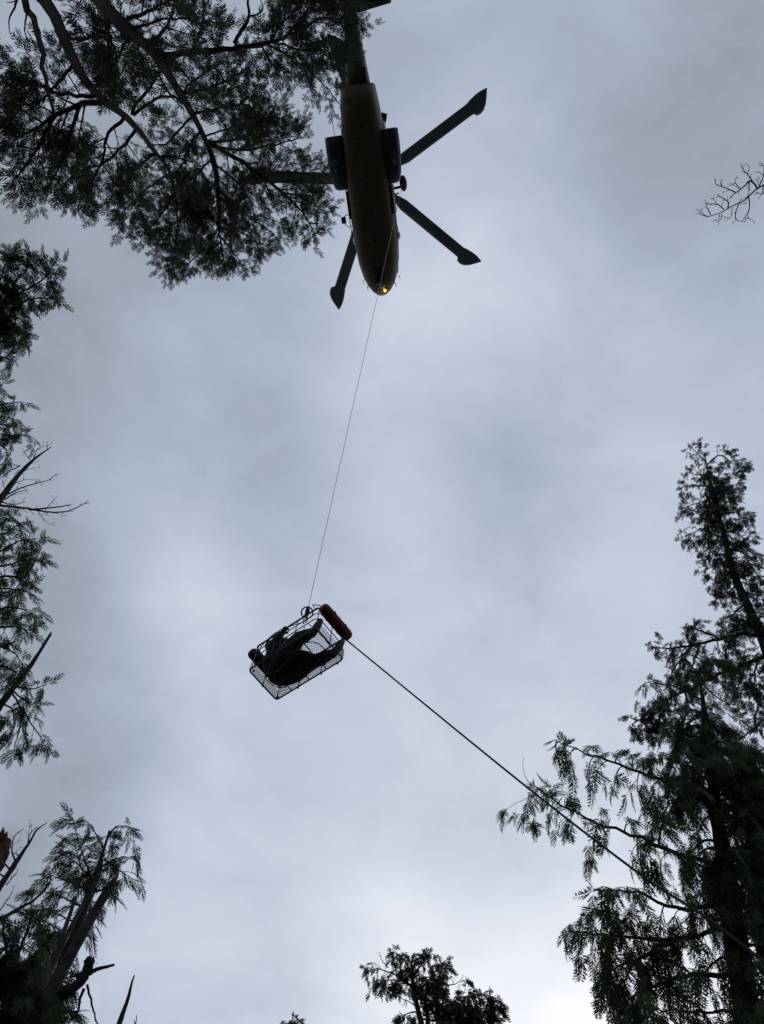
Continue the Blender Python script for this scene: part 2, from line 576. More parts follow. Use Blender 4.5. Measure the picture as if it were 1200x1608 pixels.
STYLE = {
    # sp2/l2: side branches, sp3/l3: twigs, spf/fs: frond spacing and size
    'cedar': dict(m=(1.7, 1.5, 1.5), kind='cedar', sp2=.20, l2=.75, a2=55, d2=.45, sp3=.13, l3=.34, a3=45, d3=.5, spf=.13, fs=.31, fd=.55, hang=.3, leaf='leaf_cedar'),
    'spray': dict(m=(1.8, 1.35, 1.2), kind='cedar', sp2=.17, l2=.42, a2=66, d2=.75, sp3=.12, l3=.24, a3=42, d3=.7, spf=.11, fs=.29, fd=.85, hang=.35, leaf='leaf_cedar'),
    'tip': dict(m=(1, 1, 1), kind='cedar', sp2=.5, l2=.05, a2=40, d2=.3, sp3=.5, l3=.05, a3=40, d3=.4, spf=.10, fs=.20, fd=.8, hang=.3, leaf='leaf_cedar'),
    'over': dict(m=(1.5, 1.35, 1.45), kind='tuft', sp2=.24, l2=.9, a2=50, d2=.05, sp3=.16, l3=.46, a3=42, d3=.05, spf=.12, fs=.23, fd=.1, hang=.3, leaf='leaf_dark'),
    'hemlock': dict(m=(1.8, 1.4, 1.5), kind='hemlock', sp2=.22, l2=.75, a2=58, d2=.25, sp3=.15, l3=.34, a3=48, d3=.3, spf=.13, fs=.21, fd=.3, hang=.2, leaf='leaf_hemlock'),
    'far': dict(m=(1.95, 1.6, 1.6), kind='far', sp2=.30, l2=1.0, a2=55, d2=.35, sp3=.22, l3=.5, a3=45, d3=.6, spf=.17, fs=.34, fd=.7, hang=.4, leaf='leaf_hemlock'),
}


class Tree:
    def __init__(self, name, label, cat, seed, bark='bark', group=None):
        self.rng = np.random.default_rng(seed)
        self.args = (name, label, cat, group)
        self.root = None
        self.bark = bark
        self.mat = bark
        self.first = None

    def start(self, base):
        n, l, c, g = self.args
        self.root = thing(n, l, c, base, group=g)
        self.base = np.asarray(base, float)

    def up(self, pix, d0, mind=None):
        """3-D points of a stem seen at the pixels pix, the first at distance d0; every next one keeps as plumb as its ray allows."""
        P = [at(*pix[0], d0)]
        for px, py in pix[1:]:
            r = ray(px, py)
            q = P[-1]
            h = r[:2]
            den = h @ h
            d = (h @ q[:2]) / den if den > 1e-4 else 0
            last = np.linalg.norm(P[-1] - EYE)
            d = min(max(d, last * 1.005), last + 2.2)
            P.append(EYE + r * d)
        return np.array(P)

    def stem(self, P, r0, r1, ground=True, name='trunk', sides=10, broken=0.0, flare=1.5, rough=0.06, mat=None, base=None):
        P = np.asarray(P, float)
        n_up = 26
        Q = smooth_path(P, n_up)
        R = np.linspace(r0, r1, n_up)
        if ground:
            b = np.array([P[0][0], P[0][1], 0]) + np.array([*(P[0] - P[1])[:2], 0]) * 0.4 if base is None else np.asarray(base, float)
            b[2] = -0.15
            m = 12
            L = b + (P[0] - b) * np.linspace(0, 1, m, endpoint=False)[:, None]
            lr = np.linspace(r0 * flare, r0, m, endpoint=False)
            lr[0] *= 1.35
            Q = np.vstack([L, Q])
            R = np.concatenate([lr, R])
            if self.root is None:
                self.start((b[0], b[1], 0))
        jit = self.rng.normal(0, rough, (len(Q), 3)) * R[:, None]
        Q = Q + jit
        R = R * (1 + self.rng.normal(0, rough, len(R)))
        g = Geo()
        g.tubes((Q - self.base)[None], R[None], sides)
        if broken:
            # splintered end: slivers of wood standing up from the break
            ax = unit(Q[-1] - Q[-3])
            for k in range(9):
                o = unit(np.cross(ax, self.rng.normal(0, 1, 3))) * R[-1] * self.rng.uniform(.3, .9)
                p0 = Q[-1] - ax * 0.08 + o - self.base
                l = broken * self.rng.uniform(.25, 1)
                g.tube([p0, p0 + ax * (.08 + l * .5), p0 + ax * (.08 + l) + o * .2], [R[-1] * .45, R[-1] * .3, .004], 4)
        ob = g.build(name, mat or self.mat, self.root)
        return Q, R, ob

    def limb(self, P, r0, r1, style=None, t0=0.12, scale=1.0, dens=1.0, name='limb', twigs=True, l2=None, dead=0, tl=1.0):
        st = dict(STYLE[style]) if style else None
        P = np.asarray(P, float)
        n = 16
        Q = smooth_path(P, n)
        Q[1:-1] += self.rng.normal(0, 0.012, (n - 2, 3)) * np.linalg.norm(P[-1] - P[0]) * .5
        g = Geo()
        g.tubes((Q - self.base)[None], np.linspace(r0, r1, n)[None], 7)
        fol = None
        if st:
            sc = scale
            B2, l_2, _ = spawn(Q[None], st['sp2'] / (dens * st['m'][0]), t0, 1.0, l2 or st['l2'] * sc, st['a2'], self.rng, droop=st['d2'], K=6, roll=38)
            # the tip of the limb itself carries twigs as well
            B2 = np.concatenate([B2, smooth_path(Q[-5:], 6)[None]])
            g.tubes(B2 - self.base, np.linspace(1, .3, 6)[None] * np.full((len(B2), 1), max(.006, min(.016, r0 * .35))), 4)
            B3, l_3, _ = spawn(B2, st['sp3'] / (dens * st['m'][1]), .10, 1.0, st['l3'] * sc * tl, st['a3'], self.rng, droop=st['d3'], K=4, roll=45)
            g.tubes(B3 - self.base, np.linspace(.0055, .002, 4)[None] * np.ones((len(B3), 1)), 3)
            tw = np.concatenate([B3, B2[:, 2:]])
            V, T = scatter(tw, st['spf'] / (dens * st['m'][2]), st['fs'] * sc, self.rng, st['kind'], droop=st['fd'], hang=st['hang'])
            fol = Geo()
            fol.add(V - self.base, T)
        if dead:
            B2, l_2, _ = spawn(Q[None], dead, .1, .97, l2 or .5, 50, self.rng, droop=-.1, K=7, roll=60)
            g.tubes(B2 - self.base, np.linspace(1, .3, 7)[None] * np.full((len(B2), 1), max(.004, r0 * .3)), 4)
            B3, l_3, _ = spawn(B2, dead * .9, .2, 1.0, (l2 or .5) * .45, 50, self.rng, droop=-.15, K=4, roll=60)
            g.tubes(B3 - self.base, np.linspace(.004, .0016, 4)[None] * np.ones((len(B3), 1)), 3)
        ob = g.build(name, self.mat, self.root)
        if fol:
            fo = fol.build('foliage', st['leaf'], ob, smooth=False)
            fo['kind'] = 'stuff'
        return ob

    def px_limb(self, pix, d0, d1, r0, r1, style=None, **kw):
        d = np.linspace(d0, d1, len(pix))
        return self.limb([at(x, y, k) for (x, y), k in zip(pix, d)], r0, r1, style, **kw)

    def whorl(self, Q, f0, f1, n, len0, len1, style, side=None, r=.03, rise=-.1, sag=.25, **kw):
        """n limbs round the stem Q between fractions f0..f1 (bottom to top), len0 at the bottom, len1 at the top."""
        a0 = self.rng.uniform(0, 6.28)
        for k in range(n):
            u = (k + .5) / n
            f = f0 + (f1 - f0) * u
            p = Q[min(len(Q) - 1, int(f * (len(Q) - 1)))]
            az = a0 + k * 2.4 + self.rng.normal(0, .3)
            L = (len0 + (len1 - len0) * u) * self.rng.uniform(.75, 1.2)
            d = np.array([math.cos(az), math.sin(az), rise + self.rng.normal(0, .08)])
            if side is not None:
                s, amt = side
                L *= 1 + amt * float(d[:2] @ np.asarray(s))
            e = np.array([0, 0, -sag * L])
            self.limb([p, p + d * L * .5 + e * .25, p + d * L + e], r, r * .25, style, **kw)


def overhead_cedar():
    t = Tree('overhanging_cedar', 'dark forked conifer overhead, its crown covering part of the helicopter tail', 'tree', 21)
    a = t.up([(-40, -95), (70, 0), (100, 60), (130, 120), (160, 155), (205, 190), (245, 240), (268, 272), (275, 310)], 9.4)
    Q2, R2, _ = t.stem(a, .080, .026)
    b = t.up([(60, -115), (155, 0), (205, 50), (245, 88), (285, 150), (305, 185), (325, 225), (340, 265), (345, 330)], 9.2)
    Q3, R3, _ = t.stem(b, .088, .030, base=(t.base[0] + .5, t.base[1] + .1, 0))
    def dd(Q, px, py):
        # distance of a pixel on this stem
        rel = Q - EYE
        k = np.argmax(unit(rel) @ ray(px, py))
        return np.linalg.norm(rel[k])
    L = lambda pix, Q, dd_, r0, r1, **kw: t.px_limb(pix, dd(Q, *pix[0]), dd(Q, *pix[0]) + dd_, r0, r1, 'over', **kw)
    # dead stem on the left and its hooked twigs
    d1 = dd(Q2, 70, 0)
    t.px_limb([(-25, -85), (20, -60), (42, 0), (55, 40), (62, 75), (70, 115), (78, 155), (84, 182)], 9.6, 13.0, .045, .020)
    t.px_limb([(46, 12), (40, 30), (40, 55), (48, 71)], 10.6, 10.5, .012, .004)
    t.px_limb([(28, -10), (25, 8), (14, 30), (16, 54)], 10.2, 10.2, .014, .004)
    t.px_limb([(28, 0), (20, 3), (10, 4)], 10.2, 10.2, .008, .003)
    # limbs of the left fork
    L([(163, 159), (126, 164), (86, 182), (50, 205), (20, 222)], Q2, .4, .045, .012, dens=1.15)
    L([(150, 150), (110, 150), (75, 140), (40, 128), (15, 142)], Q2, 1.2, .03, .01)
    L([(120, 100), (95, 125), (60, 160), (20, 165)], Q2, 1.0, .025, .01, t0=.35)
    L([(195, 185), (170, 210), (163, 245), (150, 275), (135, 300)], Q2, .2, .03, .01, dens=1.1)
    L([(215, 200), (190, 232), (165, 255), (120, 270), (95, 300)], Q2, .6, .03, .01, dens=1.1)
    L([(86, 182), (60, 230), (40, 260), (20, 285)], Q2, 0.3, .03, .01, dens=1.1)
    L([(126, 164), (110, 210), (100, 250), (75, 295)], Q2, .2, .03, .01, dens=1.1)
    L([(245, 240), (215, 262), (195, 290), (185, 325)], Q2, .5, .025, .01)
    L([(268, 272), (240, 290), (215, 310), (190, 335)], Q2, .5, .025, .01)
    L([(275, 300), (255, 335), (235, 360)], Q2, .5, .025, .01)
    L([(275, 310), (280, 350), (275, 385), (262, 415)], Q2, .8, .025, .01, dens=1.1)
    L([(210, 180), (230, 165), (262, 150), (300, 165)], Q2, .5, .03, .012, t0=.45)
    L([(268, 272), (300, 290), (320, 320), (330, 345)], Q2, .6, .025, .01)
    L([(208, 180), (213, 165), (235, 138), (250, 112)], Q2, .3, .03, .02, t0=.9)
    L([(100, 60), (130, 62), (165, 50), (180, 80)], Q2, 1.2, .02, .01, t0=.4)
    # limbs of the right fork
    L([(172, 10), (168, 40), (168, 90), (169, 145)], Q3, 2.5, .03, .012, t0=.05, dens=.9, l2=.55)
    L([(210, 50), (195, 70), (180, 100), (165, 120)], Q3, 2.0, .02, .01)
    L([(250, 88), (290, 84), (340, 78), (400, 72), (438, 64)], Q3, .8, .055, .025, t0=.82)
    L([(395, 73), (440, 62), (475, 42), (510, 28), (560, 30)], Q3, 2.4, .03, .01, dens=.9)
    L([(420, 70), (450, 85), (480, 105), (510, 135), (535, 165)], Q3, 2.4, .022, .008, t0=.2, dens=.75, l2=.5)
    L([(430, 66), (460, 75), (500, 80), (540, 85)], Q3, 2.4, .022, .008, dens=1.1, l2=.7)
    L([(425, 66), (450, 30), (480, 0), (510, -30)], Q3, 2.4, .022, .008, dens=1.1)
    L([(455, 50), (490, 8), (530, -10), (570, 5)], Q3, 2.4, .022, .008, dens=.8)
    t.px_limb([(368, 68), (378, 50), (391, 28), (390, 10), (386, -20)], 13.6, 13.8, .03, .014)
    t.px_limb([(391, 26), (405, 22), (413, 12), (408, -4)], 13.7, 13.8, .015, .006)
    L([(300, 82), (310, 60), (320, 30), (318, -10)], Q3, 1.0, .03, .012, t0=.05, dens=1.1, l2=.55)
    L([(230, 72), (255, 50), (270, 25), (275, -10)], Q3, 1.0, .03, .012, dens=.9)
    L([(190, 35), (225, 20), (250, 10), (290, -20)], Q3, 1.0, .03, .012, dens=.9)
    L([(285, 150), (320, 140), (360, 125), (390, 105)], Q3, .8, .03, .012, dens=1.05)
    L([(300, 180), (345, 170), (390, 165), (395, 180)], Q3, .8, .03, .012, dens=1.05)
    L([(295, 165), (270, 150), (245, 115), (225, 105)], Q3, .8, .025, .01, t0=.4, dens=.8)
    L([(325, 225), (380, 215), (420, 195), (455, 180)], Q3, .6, .03, .012, dens=1.0)
    L([(330, 230), (385, 235), (435, 225), (475, 215)], Q3, .7, .03, .012, dens=1.0)
    L([(325, 222), (362, 244), (406, 272), (443, 302), (480, 342), (496, 370)], Q3, .9, .05, .012, dens=1.1, l2=.75)
    L([(406, 272), (450, 270), (490, 275), (510, 290)], Q3, .7, .03, .012, dens=1.1, l2=.7)
    L([(443, 302), (475, 310), (505, 330)], Q3, .7, .025, .01, dens=1.1, l2=.55)
    L([(325, 225), (338, 270), (343, 320), (345, 370), (352, 415)], Q3, 1.0, .045, .012, dens=1.25)
    L([(343, 310), (390, 340), (425, 365), (440, 385)], Q3, .6, .025, .01, dens=1.0, l2=.7)
    L([(345, 350), (325, 385), (300, 410), (275, 420)], Q3, .6, .025, .01, dens=1.15)
    L([(345, 370), (370, 400), (385, 425)], Q3, .6, .025, .01, dens=1.2, l2=.6)
    L([(340, 290), (310, 310), (290, 345), (300, 385)], Q3, .6, .025, .01, dens=1.15)
    L([(345, 345), (395, 375), (410, 395)], Q3, .6, .025, .01, dens=1.0, l2=.5)
    L([(300, 185), (280, 205), (262, 225), (240, 228)], Q3, .6, .025, .01, dens=1.0, l2=.6)
    L([(315, 205), (295, 235), (285, 260), (268, 285)], Q3, .6, .025, .01, dens=1.1, l2=.6)
    L([(335, 250), (312, 270), (300, 295), (280, 325)], Q3, .6, .025, .01, dens=1.1, l2=.65)
    L([(250, 245), (280, 248), (305, 255)], Q2, .6, .02, .01, dens=1.1, l2=.6)
    L([(285, 150), (300, 130), (330, 110), (350, 100)], Q3, -.8, .02, .01, dens=1.0, l2=.6)
    L([(240, 85), (262, 100), (285, 112), (300, 128)], Q3, -.8, .02, .01, dens=1.0, l2=.5, t0=.4)
    L([(320, 215), (350, 205), (375, 195), (400, 210)], Q3, -.8, .02, .01, dens=1.1, l2=.6)
    L([(200, 45), (230, 40), (260, 30), (300, 28)], Q3, -.8, .02, .01, dens=1.0, l2=.6, t0=.3)
    L([(335, 255), (375, 290), (395, 320), (400, 350)], Q3, .6, .025, .01, dens=1.05)


def left_cedars():
    t = Tree('edge_cedar', 'leafy conifer top at the left edge, highest on that side', 'tree', 31)
    P = t.up([(-150, 585), (-60, 560), (-15, 545)], 13)
    Q, R, _ = t.stem(P, .13, .03)
    for pix, dn in (([(-40, 545), (0, 490), (40, 455), (70, 440), (84, 415)], 1.2), ([(-20, 540), (30, 480), (62, 468), (88, 470)], 1.2),
                    ([(-20, 545), (5, 535), (25, 520), (36, 525)], 1.2), ([(-30, 545), (-5, 470), (5, 420), (22, 400)], .9), ([(-40, 540), (0, 500), (30, 500), (40, 515)], 1.2),
                    ([(-30, 545), (-5, 560), (12, 562), (15, 570)], 1.1), ([(-30, 530), (20, 450), (40, 425), (45, 405)], .9), ([(-40, 530), (-10, 500), (10, 480), (20, 470)], 1.3)):
        t.px_limb(pix, 14.2, 14.8, .03, .008, 'cedar', dens=dn, l2=.38, tl=.8, scale=.9)
    for pix in ([(-60, 655), (-10, 640), (15, 632), (38, 632)], [(-60, 680), (-10, 668), (15, 668), (38, 678)], [(-60, 700), (-10, 695), (8, 705), (12, 720)], [(-50, 620), (-10, 608), (2, 605), (6, 600)],
                [(-60, 700), (-15, 690), (5, 690), (16, 690)], [(-40, 650), (-10, 655), (10, 655), (22, 658)]):
        t.px_limb(pix, 13.6, 14, .022, .006, 'cedar', dens=.85, l2=.24, tl=.7, scale=.85)
    t.px_limb([(-20, 680), (20, 684), (42, 684), (55, 690), (54, 702)], 13.7, 14, .01, .004, 'cedar', dens=.5, l2=.12, tl=.5, scale=.6, t0=.7)

    s = Tree('leaning_snag', 'bare dead conifer top with upswept grey branches leaning in from left edge', 'tree', 37, bark='deadwood')
    P = s.up([(-120, 900), (-40, 830), (0, 785), (30, 745), (55, 720), (80, 702)], 12)
    Q, R, _ = s.stem(P, .10, .008, rough=.05)
    d = 13.6
    for pix, r in (([(-5, 792), (25, 796), (60, 799), (90, 797), (112, 793)], .022), ([(45, 800), (75, 803), (100, 804), (122, 797), (139, 786)], .017), ([(58, 802), (66, 812), (75, 821), (88, 826)], .006),
                   ([(12, 776), (35, 765), (60, 758), (78, 753), (90, 744)], .013), ([(8, 784), (25, 774), (45, 769)], .012), ([(2, 788), (20, 792), (40, 788)], .012), ([(75, 796), (82, 788), (90, 780)], .007),
                   ([(38, 735), (52, 722), (57, 707), (66, 701), (75, 700)], .010), ([(47, 722), (41, 714), (36, 705)], .006), ([(32, 731), (15, 740), (0, 752), (-10, 758)], .010), ([(30, 731), (15, 730), (0, 731)], .005),
                   ([(20, 760), (45, 752), (62, 754)], .006), ([(76, 707), (74, 700), (75, 694)], .006), ([(35, 742), (50, 735), (63, 735)], .004), ([(10, 770), (4, 758), (10, 745)], .006), ([(22, 752), (24, 744), (30, 736)], .005)):
        s.px_limb(pix, d, d + .3, r, r * .35, None, dead=.11, l2=.18)
    g = s

    c = Tree('broken_top_cedar', 'conifer at left edge with a bare broken leader poking through its foliage', 'tree', 41)
    P = c.up([(-150, 1290), (-30, 1150), (0, 1108), (28, 1072), (52, 1040), (78, 998)], 11)
    Q, R, _ = c.stem(P, .085, .022, broken=.12)
    for pix, dn in (([(-60, 880), (-10, 870), (30, 850), (60, 845)], 1.1), ([(-60, 900), (0, 890), (35, 880), (62, 878)], 1.1), ([(-60, 930), (-10, 925), (20, 925), (45, 930)], 1.2),
                    ([(-50, 960), (0, 955), (30, 955), (52, 965)], 1.1), ([(-50, 990), (0, 985), (25, 985), (45, 990)], 1.0), ([(-50, 850), (0, 840), (20, 830), (35, 820)], .9),
                    ([(-50, 1010), (0, 1015), (20, 1025), (35, 1040)], 1.1), ([(-60, 830), (-10, 830), (5, 820), (20, 812)], 1.1), ([(-50, 1050), (-10, 1045), (15, 1050), (30, 1060)], .9), ([(-40, 920), (10, 905), (40, 905), (65, 860)], .7)):
        c.px_limb(pix, 12.2, 12.8, .022, .006, 'cedar', dens=dn * .95, l2=.30, tl=.8, scale=.85)
    for pix, dn, l2 in (([(18, 1086), (28, 1105), (42, 1125), (55, 1145), (68, 1165), (75, 1180)], 1.0, .22), ([(25, 1078), (45, 1082), (60, 1080), (74, 1074)], 1.0, .16), ([(20, 1085), (40, 1100), (55, 1105)], 1.1, .22),
                        ([(5, 1105), (20, 1115), (22, 1140), (14, 1150)], .8, .16), ([(35, 1118), (32, 1140), (25, 1165), (22, 1180)], .9, .16), ([(-20, 1115), (0, 1125), (8, 1128)], .9, .15)):
        c.px_limb(pix, 12.4, 12.6, .014, .005, 'cedar', dens=dn, l2=l2, tl=.6, scale=.75)


def corner_trees():
    s = Tree('rotten_stub', 'reddish brown rotten trunk stub with splintered top at the left edge', 'stump', 51, bark='rotwood')
    P = s.up([(-80, 1480), (-25, 1385), (-5, 1345), (6, 1322)], 11)
    s.stem(P, .15, .11, broken=.14, rough=.08)

    s = Tree('dead_sapling', 'slender dead tree with forked bare twigs near the lower left edge', 'tree', 53, bark='deadwood')
    P = s.up([(-60, 1480), (-20, 1422), (0, 1392), (28, 1350), (48, 1320), (58, 1303), (74, 1292)], 10.5)
    s.stem(P, .062, .005, rough=.07)
    for pix, r in (([(24, 1354), (19, 1335), (21, 1318), (28, 1308), (37, 1302)], .012), ([(44, 1326), (46, 1312), (52, 1304), (58, 1298)], .010), ([(15, 1365), (5, 1352), (4, 1340), (12, 1332)], .012), ([(8, 1378), (-2, 1370), (-6, 1360)], .012),
                   ([(10, 1390), (18, 1380), (26, 1372)], .008), ([(0, 1430), (8, 1418), (20, 1400)], .008), ([(30, 1345), (25, 1340), (27, 1335)], .006)):
        s.px_limb(pix, 12.0, 12.2, r, r * .35, None, dead=.08, l2=.22)
    s.px_limb([(-15, 1455), (2, 1443), (28, 1428), (55, 1412), (72, 1395), (80, 1380), (78, 1368)], 11.6, 12.0, .028, .006, None, dead=.35, l2=.18)

    s = Tree('split_snag', 'tall split dead trunk, grey and barkless, with a broken stub limb beside it', 'tree', 57, bark='deadwood')
    P = s.up([(20, 1680), (72, 1575), (100, 1520), (132, 1462), (155, 1422), (174, 1390)], 8.2)
    Q, R, _ = s.stem(P, .062, .044, broken=.12, rough=.03)
    d = np.linalg.norm(Q[-1] - EYE)
    s.limb([at(166, 1397, d - .1), at(178, 1384, d), at(187, 1371, d + .1)], .03, .004, None, name='splinter')
    P2 = [at(48, 1590, 8.8), at(90, 1500, 9.6), at(125, 1430, 10.2), at(150, 1386, 10.6)]
    s.stem(P2, .034, .018, ground=False, broken=.2, rough=.04)
    s.stem([at(45, 1590, 8.9), at(85, 1500, 9.9), at(105, 1450, 10.4), at(118, 1410, 10.8)], .035, .02, ground=False, rough=.04)
    L = [at(64, 1573, 8.45), at(82, 1568, 8.25), at(100, 1561, 8.15), at(122, 1546, 8.15), at(136, 1524, 8.2), at(141, 1507, 8.25)]
    s.stem(L, .062, .040, ground=False, name='limb', broken=.03, rough=.10, mat='bark')
    for pix, r in (([(134, 1533), (148, 1524), (165, 1519), (180, 1515)], .022), ([(132, 1526), (118, 1532), (104, 1537)], .012), ([(117, 1533), (114, 1528), (119, 1523)], .006), ([(132, 1552), (126, 1568), (122, 1590), (108, 1606)], .014),
                   ([(122, 1588), (112, 1592), (98, 1606)], .008), ([(137, 1546), (143, 1572), (150, 1600), (156, 1615)], .011), ([(140, 1516), (146, 1512), (149, 1508)], .014)):
        s.px_limb(pix, 8.2, 8.2, r, r * .45, None, dead=.3, l2=.05)

    c = Tree('young_cedar', 'feathery green cedar growing beside the split dead trunk', 'tree', 61)
    P = c.up([(35, 1680), (80, 1560), (112, 1480), (135, 1420), (158, 1350), (172, 1305)], 9.6)
    Q, R, _ = c.stem(P, .08, .012)
    for pix, dn, l2, dd in (
            ([(150, 1400), (135, 1355), (122, 1315), (114, 1284)], 1.0, .24, 12.4), ([(165, 1335), (152, 1312), (142, 1295), (137, 1291)], .9, .16, 12.6), ([(170, 1315), (180, 1300), (190, 1297), (206, 1299)], .9, .14, 12.6),
            ([(160, 1360), (180, 1350), (198, 1346), (213, 1352)], 1.1, .22, 12.4), ([(165, 1350), (180, 1362), (195, 1372), (205, 1380)], 1.0, .20, 12.4), ([(140, 1400), (110, 1385), (90, 1378), (75, 1372)], 1.0, .26, 12.2),
            ([(130, 1425), (100, 1410), (80, 1405), (62, 1422)], 1.0, .26, 12.1), ([(125, 1450), (100, 1440), (80, 1430), (70, 1425)], .9, .22, 12.0), ([(150, 1390), (125, 1360), (105, 1345), (95, 1340)], 1.0, .24, 12.4),
            ([(155, 1370), (165, 1330), (170, 1315), (174, 1305)], 1.3, .2, 12.4), ([(140, 1410), (155, 1380), (162, 1350)], 1.4, .26, 12.2), ([(120, 1460), (140, 1420), (155, 1390)], 1.2, .26, 11.8), ([(110, 1480), (125, 1450), (135, 1430)], 1.2, .24, 11.6),
            ([(150, 1395), (132, 1375), (118, 1330)], 1.1, .26, 12.3), ([(145, 1400), (165, 1395), (175, 1370)], 1.0, .2, 12.3), ([(110, 1470), (95, 1460), (82, 1455)], 1.0, .2, 11.7)):
        c.px_limb(pix, dd, dd + .3, .014, .004, 'cedar', dens=dn * .85, l2=l2 * 1.05, tl=.8, scale=.85)
    c.px_limb([(82, 1390), (74, 1382), (68, 1372), (66, 1360)], 12, 12, .005, .002)
    c.px_limb([(92, 1375), (86, 1362), (84, 1352)], 12, 12, .004, .002)

    c = Tree('bushy_cedar', 'dense dark bushy cedar filling the bottom left corner', 'tree', 67)
    P = c.up([(-80, 1790), (-10, 1640), (15, 1560), (25, 1500)], 9.6)
    Q, R, _ = c.stem(P, .10, .02)
    for pix, dn in (([(15, 1540), (10, 1490), (5, 1460), (6, 1446)], 1.4), ([(20, 1540), (30, 1495), (42, 1465), (48, 1445)], 1.3), ([(20, 1550), (45, 1510), (62, 1490), (70, 1478)], 1.3),
                    ([(15, 1580), (50, 1540), (70, 1520), (85, 1505)], 1.4), ([(10, 1600), (50, 1570), (80, 1545), (92, 1535)], 1.4), ([(10, 1620), (60, 1600), (90, 1590), (112, 1588)], 1.1),
                    ([(10, 1560), (-10, 1500), (-15, 1470)], 1.3), ([(20, 1570), (25, 1530), (30, 1500)], 1.5), ([(15, 1600), (30, 1560), (45, 1530)], 1.5), ([(10, 1640), (40, 1600), (60, 1580)], 1.5),
                    ([(10, 1640), (5, 1590), (0, 1550)], 1.5), ([(20, 1650), (50, 1630), (80, 1615)], 1.5), ([(0, 1650), (20, 1600), (30, 1575)], 1.5), ([(10, 1640), (30, 1590), (55, 1555), (70, 1540)], 1.5)):
        near = max(p[0] for p in pix) < 62
        c.px_limb(pix, 8.4 if near else 10.4, 8.2 if near else 11.0, .02, .006, 'cedar', dens=dn, l2=.34 if near else .42, tl=1.0, scale=.8 if near else .9)
    c.px_limb([(58, 1480), (66, 1468), (76, 1458)], 9.2, 9.2, .004, .002)
    c.px_limb([(66, 1472), (72, 1464), (79, 1452)], 9.2, 9.2, .006, .002)

    s = Tree('bare_pole', 'thin bare dead pole standing alone at the bottom edge right of the snag', 'tree', 71, bark='deadwood')
    P = s.up([(150, 1740), (186, 1612), (200, 1572), (208, 1540), (211, 1532)], 10)
    s.stem(P, .062, .008, rough=.05)
    s = Tree('bare_stick', 'tiny bare stick tip beside the thin dead pole', 'tree', 72, bark='deadwood')
    P = s.up([(190, 1700), (212, 1612), (215, 1594)], 10.5)
    s.stem(P, .02, .004, rough=.05)
    s.limb([P[-2], P[-2] + np.array([-.04, 0, .10])], .006, .002)


def far_trees():
    t = Tree('crooked_conifer', 'distant flat topped conifer with drooping clumps at bottom centre', 'tree', 81)
    P = t.up([(690, 1720), (668, 1630), (660, 1600), (652, 1565), (648, 1540), (646, 1510)], 30)
    Q, R, _ = t.stem(P, .15, .04)
    P2 = [at(672, 1660, 30.8), at(672, 1605, 31.5), at(668, 1570, 32.2), at(672, 1540, 33)]
    t.stem(P2, .11, .03, ground=False)
    for pix, dn, l2 in (
            ([(648, 1550), (620, 1530), (595, 1522), (578, 1524)], 1.0, .7), ([(648, 1545), (640, 1515), (628, 1500), (620, 1496)], 1.2, .75), ([(648, 1535), (652, 1510), (655, 1497)], 1.3, .8),
            ([(650, 1530), (670, 1505), (680, 1498)], 1.0, .6), ([(660, 1555), (685, 1525), (695, 1512), (700, 1508)], 1.2, .7), ([(660, 1560), (690, 1540), (705, 1530)], 1.2, .6), ([(650, 1550), (630, 1540), (605, 1540), (590, 1548)], 1.0, .6),
            ([(665, 1585), (700, 1575), (735, 1565), (765, 1570), (782, 1582)], 1.5, .9), ([(665, 1595), (705, 1585), (745, 1580), (775, 1595)], 1.5, .9), ([(662, 1600), (700, 1605), (740, 1600)], 1.5, .9), ([(660, 1590), (645, 1590), (632, 1595)], 1.1, .6),
            ([(655, 1570), (675, 1560), (690, 1560)], 1.4, .7), ([(650, 1545), (665, 1535), (680, 1535)], 1.4, .7), ([(650, 1555), (640, 1545), (625, 1545)], 1.2, .6), ([(660, 1575), (680, 1580), (690, 1590)], 1.3, .7)):
        t.px_limb(pix, 31.6, 32.6, .035, .012, 'far', dens=dn * .9, l2=l2, tl=.8, scale=.85)
    for pix in ([(655, 1580), (640, 1572), (627, 1566), (616, 1558)], [(700, 1548), (715, 1545), (724, 1538), (728, 1530)], [(610, 1520), (600, 1508), (596, 1495)], [(660, 1515), (668, 1505), (676, 1492)]):
        t.px_limb(pix, 32, 32, .02, .007, None, dead=.3, l2=.4)
    t = Tree('distant_treetop', 'tip of a distant conifer just showing at the bottom edge', 'tree', 85)
    P = t.up([(450, 1700), (455, 1640), (459, 1603)], 34)
    Q, R, _ = t.stem(P, .15, .02)
    for pix in ([(456, 1630), (458, 1610), (460, 1599)], [(456, 1625), (465, 1610), (470, 1602)], [(456, 1625), (450, 1612), (447, 1606)], [(456, 1635), (445, 1625), (440, 1620)], [(456, 1635), (470, 1625), (478, 1618)]):
        t.px_limb(pix, 35, 35.4, .04, .01, 'far', dens=1.4, l2=.3, tl=.5, scale=.7)


